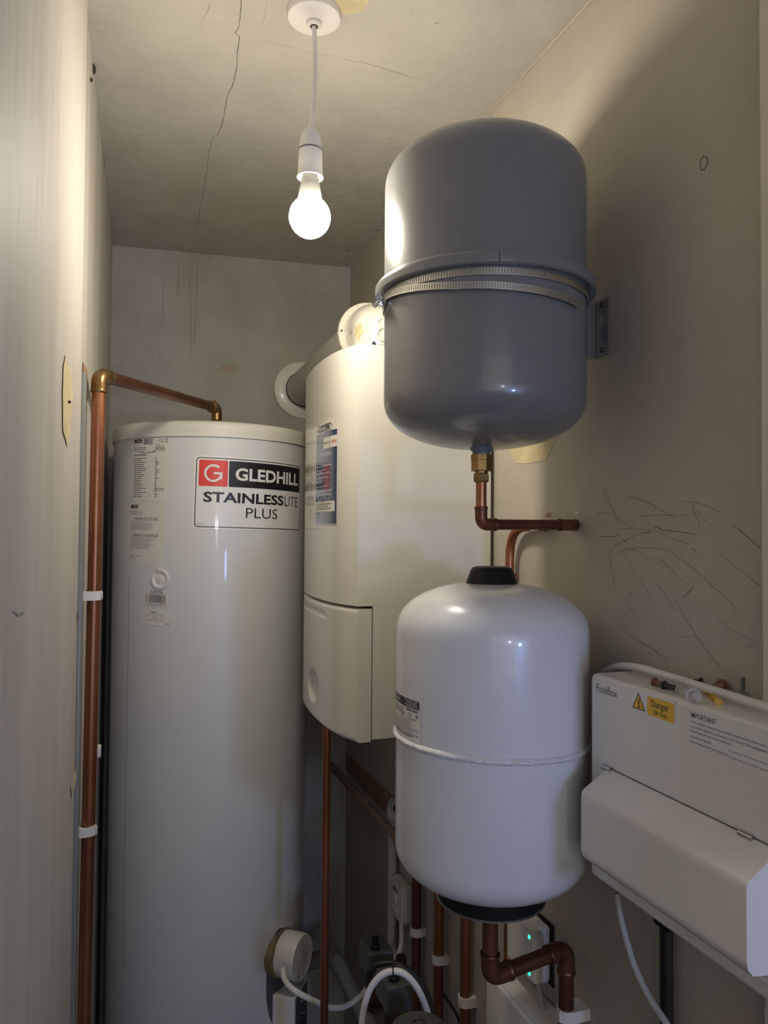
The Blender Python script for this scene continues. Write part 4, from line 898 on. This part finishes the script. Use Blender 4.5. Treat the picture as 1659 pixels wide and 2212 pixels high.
cpn = thing('condensate_pipe', (.645,1.743,0), 'white plastic waste pipe standing behind the switched spur', 'pipe')
tube('tube', [(.6450,1.743,0),(.6450,1.743,.92)], .0108, 'pvc', cpn)
socket('elbow', (.6450,1.743,.905), (.6450,1.743,.945), (.6450,1.700,.945), .0140, 'pvc', cpn, .02)
dpw = thing('waste_pipe', (.53,1.86,.3), 'fat white waste pipe bending down in the dark behind the cylinder', 'pipe')
tube('tube', [(0.4982,1.9980,0.4503),(0.5563,1.9338,0.4953),(0.5998,1.7299,0.4012)], .0205, 'wastep', dpw, .05)
# switched spur
sw = thing('fused_spur', (.65,1.69,.694), 'white surface switch with fuse carrier on the wall beside the dark riser', 'switch')
bm = B(); box(bm, .6400,RX-.0005,1.650,1.730,.694,.777,.003); fin('back_box', bm, M['plastic'], sw)
bm = B(); box(bm, .6345,.6398,1.650,1.730,.694,.777,.002); fp = fin('face_plate', bm, M['plastic'], sw)
bm = B(); box(bm, .6315,.6347,1.680,1.702,.728,.750,.002, rot=Matrix.Rotation(.12,4,'Y')); fin('rocker', bm, M['plastic'], sw)
bm = B(); box(bm, .6338,.6344,1.678,1.706,.756,.763); part(fin('name_window', bm, M['print'], sw, smooth=False), 'small dark printed strip')
bm = B(); box(bm, .6330,.6346,1.676,1.706,.706,.718,.001); fin('fuse_carrier', bm, M['plastic'], sw)
# controller
ct = thing('heating_controller', (.64,1.09,.885), 'small white control box with green lights below the white vessel', 'controller')
bm = B(); box(bm, .6275,.6590,1.0540,1.1450,.8900,.9790,.007,3); fin('housing', bm, M['plastic'], ct)
bm = B(); box(bm, .6592,RX-.0002,1.0510,1.1480,.8850,.9810); fin('back_gasket', bm, M['boild'], ct, smooth=False)
lx = .6273
L1 = Vector((0.6273,1.0689,0.9604)); L2 = Vector((0.6273,1.0686,0.9043))
bm = B(); lathe(bm, [(.0028,0),(.0028,.0006),(0,.0007)], L1, (-1,0,0), 20); part(fin('status_light', bm, M['greenl'], ct), 'green status light')
bm = B(); lathe(bm, [(.0024,0),(.0033,0),(.0033,.0006),(.0024,.0006)], L2, (-1,0,0), 24, caps=False); part(fin('button_light', bm, M['greenl'], ct), 'green ring light')
# wiring box
wc = thing('wiring_centre', (.63,1.08,.70), 'white wiring box at the bottom edge, under the small controller', 'junction box')
bm = B(); box(bm, .6080,.6608,1.0020,1.1560,.690,.8600,.005,3); fin('housing', bm, M['plastic'], wc)
bm = B(); box(bm, .5980,.6075,.9990,1.1590,.687,.8640,.004,3); ld = fin('lid', bm, M['plastic'], wc)
bm = B(); lathe(bm, [(.004,0),(.004,.0008),(0,.001)], (0.5980,1.1650,0.8090), (-1,0,0), 16); fin('screw', bm, M['chrome'], ld)

# ================================================================ zone valves in the bottom corner
def valve(p, label, s=1.):
    p = Vector(p); t = thing('motorised_valve', p, label, 'valve')
    bm = B(); box(bm, p.x-.024,p.x+.024,p.y-.032,p.y+.032,p.z+.03,p.z+.075,.003); ac = fin('actuator', bm, M['steelp'], t)
    bm = B(); lathe(bm, [(.009,0),(.009,.006),(.006,.008),(.006,.020),(0,.020)], p+Vector((-.006,-.012,.075)), (0,0,1), 16); fin('cable_gland', bm, M['rubber'], ac)
    bm = B(); box(bm, p.x-.004,p.x-.001,p.y-.0,p.y+.018,p.z+.0752,p.z+.0762); fin('lever_slot', bm, M['hole'], ac, smooth=False)
    bm = B(); sweep(bm, [p+Vector((0,0,-.035)), p+Vector((0,0,-.02)), p, p+Vector((0,0,.03))], [.012,.016,.019,.014], 16)
    lathe(bm, [(.017,-.045),(.017,-.033)], p, (0,0,1), 6); part(fin('brass_body', bm, M['brassd'], t), 'tarnished brass body')
    return t
valve((0.4733,1.3621,0.7512), 'grey box valve head under the black cable loop')
valve((0.4588,1.2234,0.7726), 'greenish grey valve head at the bottom edge, nearer than its twin')
bs = thing('brass_fitting', (0.5304,1.3749,0.7054), 'dark brass coupling behind the white cable loop', 'pipe fitting')
q = Vector((0.5316,1.3839,0.7526))
bm = B(); lathe(bm, [(.0105,.03),(.0105,-.0),(.0145,-.002),(.0145,-.016),(.013,-.018),(.0145,-.030),(.016,-.034),(.016,-.075),(.012,-.085),(.012,-.2)], q, (0,0,1), 12); fin('coupling', bm, M['brassd'], bs)
bm = B(); lathe(bm, [(.0150,0),(.0155,-.012),(.0120,-.014)], (.645,1.585,.598), (0,0,1), 6); tag(fin('brass_fitting', bm, M['brassd']), 'brass nut low on the dark riser', 'pipe fitting')
dk = thing('air_vent', (0.4342,1.0545,0.8668), 'round grey domed top with a brass ring at the very bottom edge', 'valve')
q = Vector((0.4342,1.0545,0.8668))
bm = B(); lathe(bm, [(.042,-.05),(.042,-.004),(.040,.001),(.02,.006),(0,.007)], q, (0,0,1), 40); fin('housing', bm, M['steelp'], dk)
bm = B(); lathe(bm, [(.0085,.0062),(.0105,.0062),(.0105,.0078),(.0085,.0078)], q, (0,0,1), 24, caps=False); part(fin('ring', bm, M['brass'], dk), 'brass ring')
bm = B(); lathe(bm, [(.014,0),(.0155,-.004),(.0155,-.014),(.012,-.016)], (0.6683,1.3811,0.6343), (0,0,1), 20); tag(fin('brass_fitting', bm, M['silver']), 'bright collar at the foot of the nearest riser', 'pipe fitting')
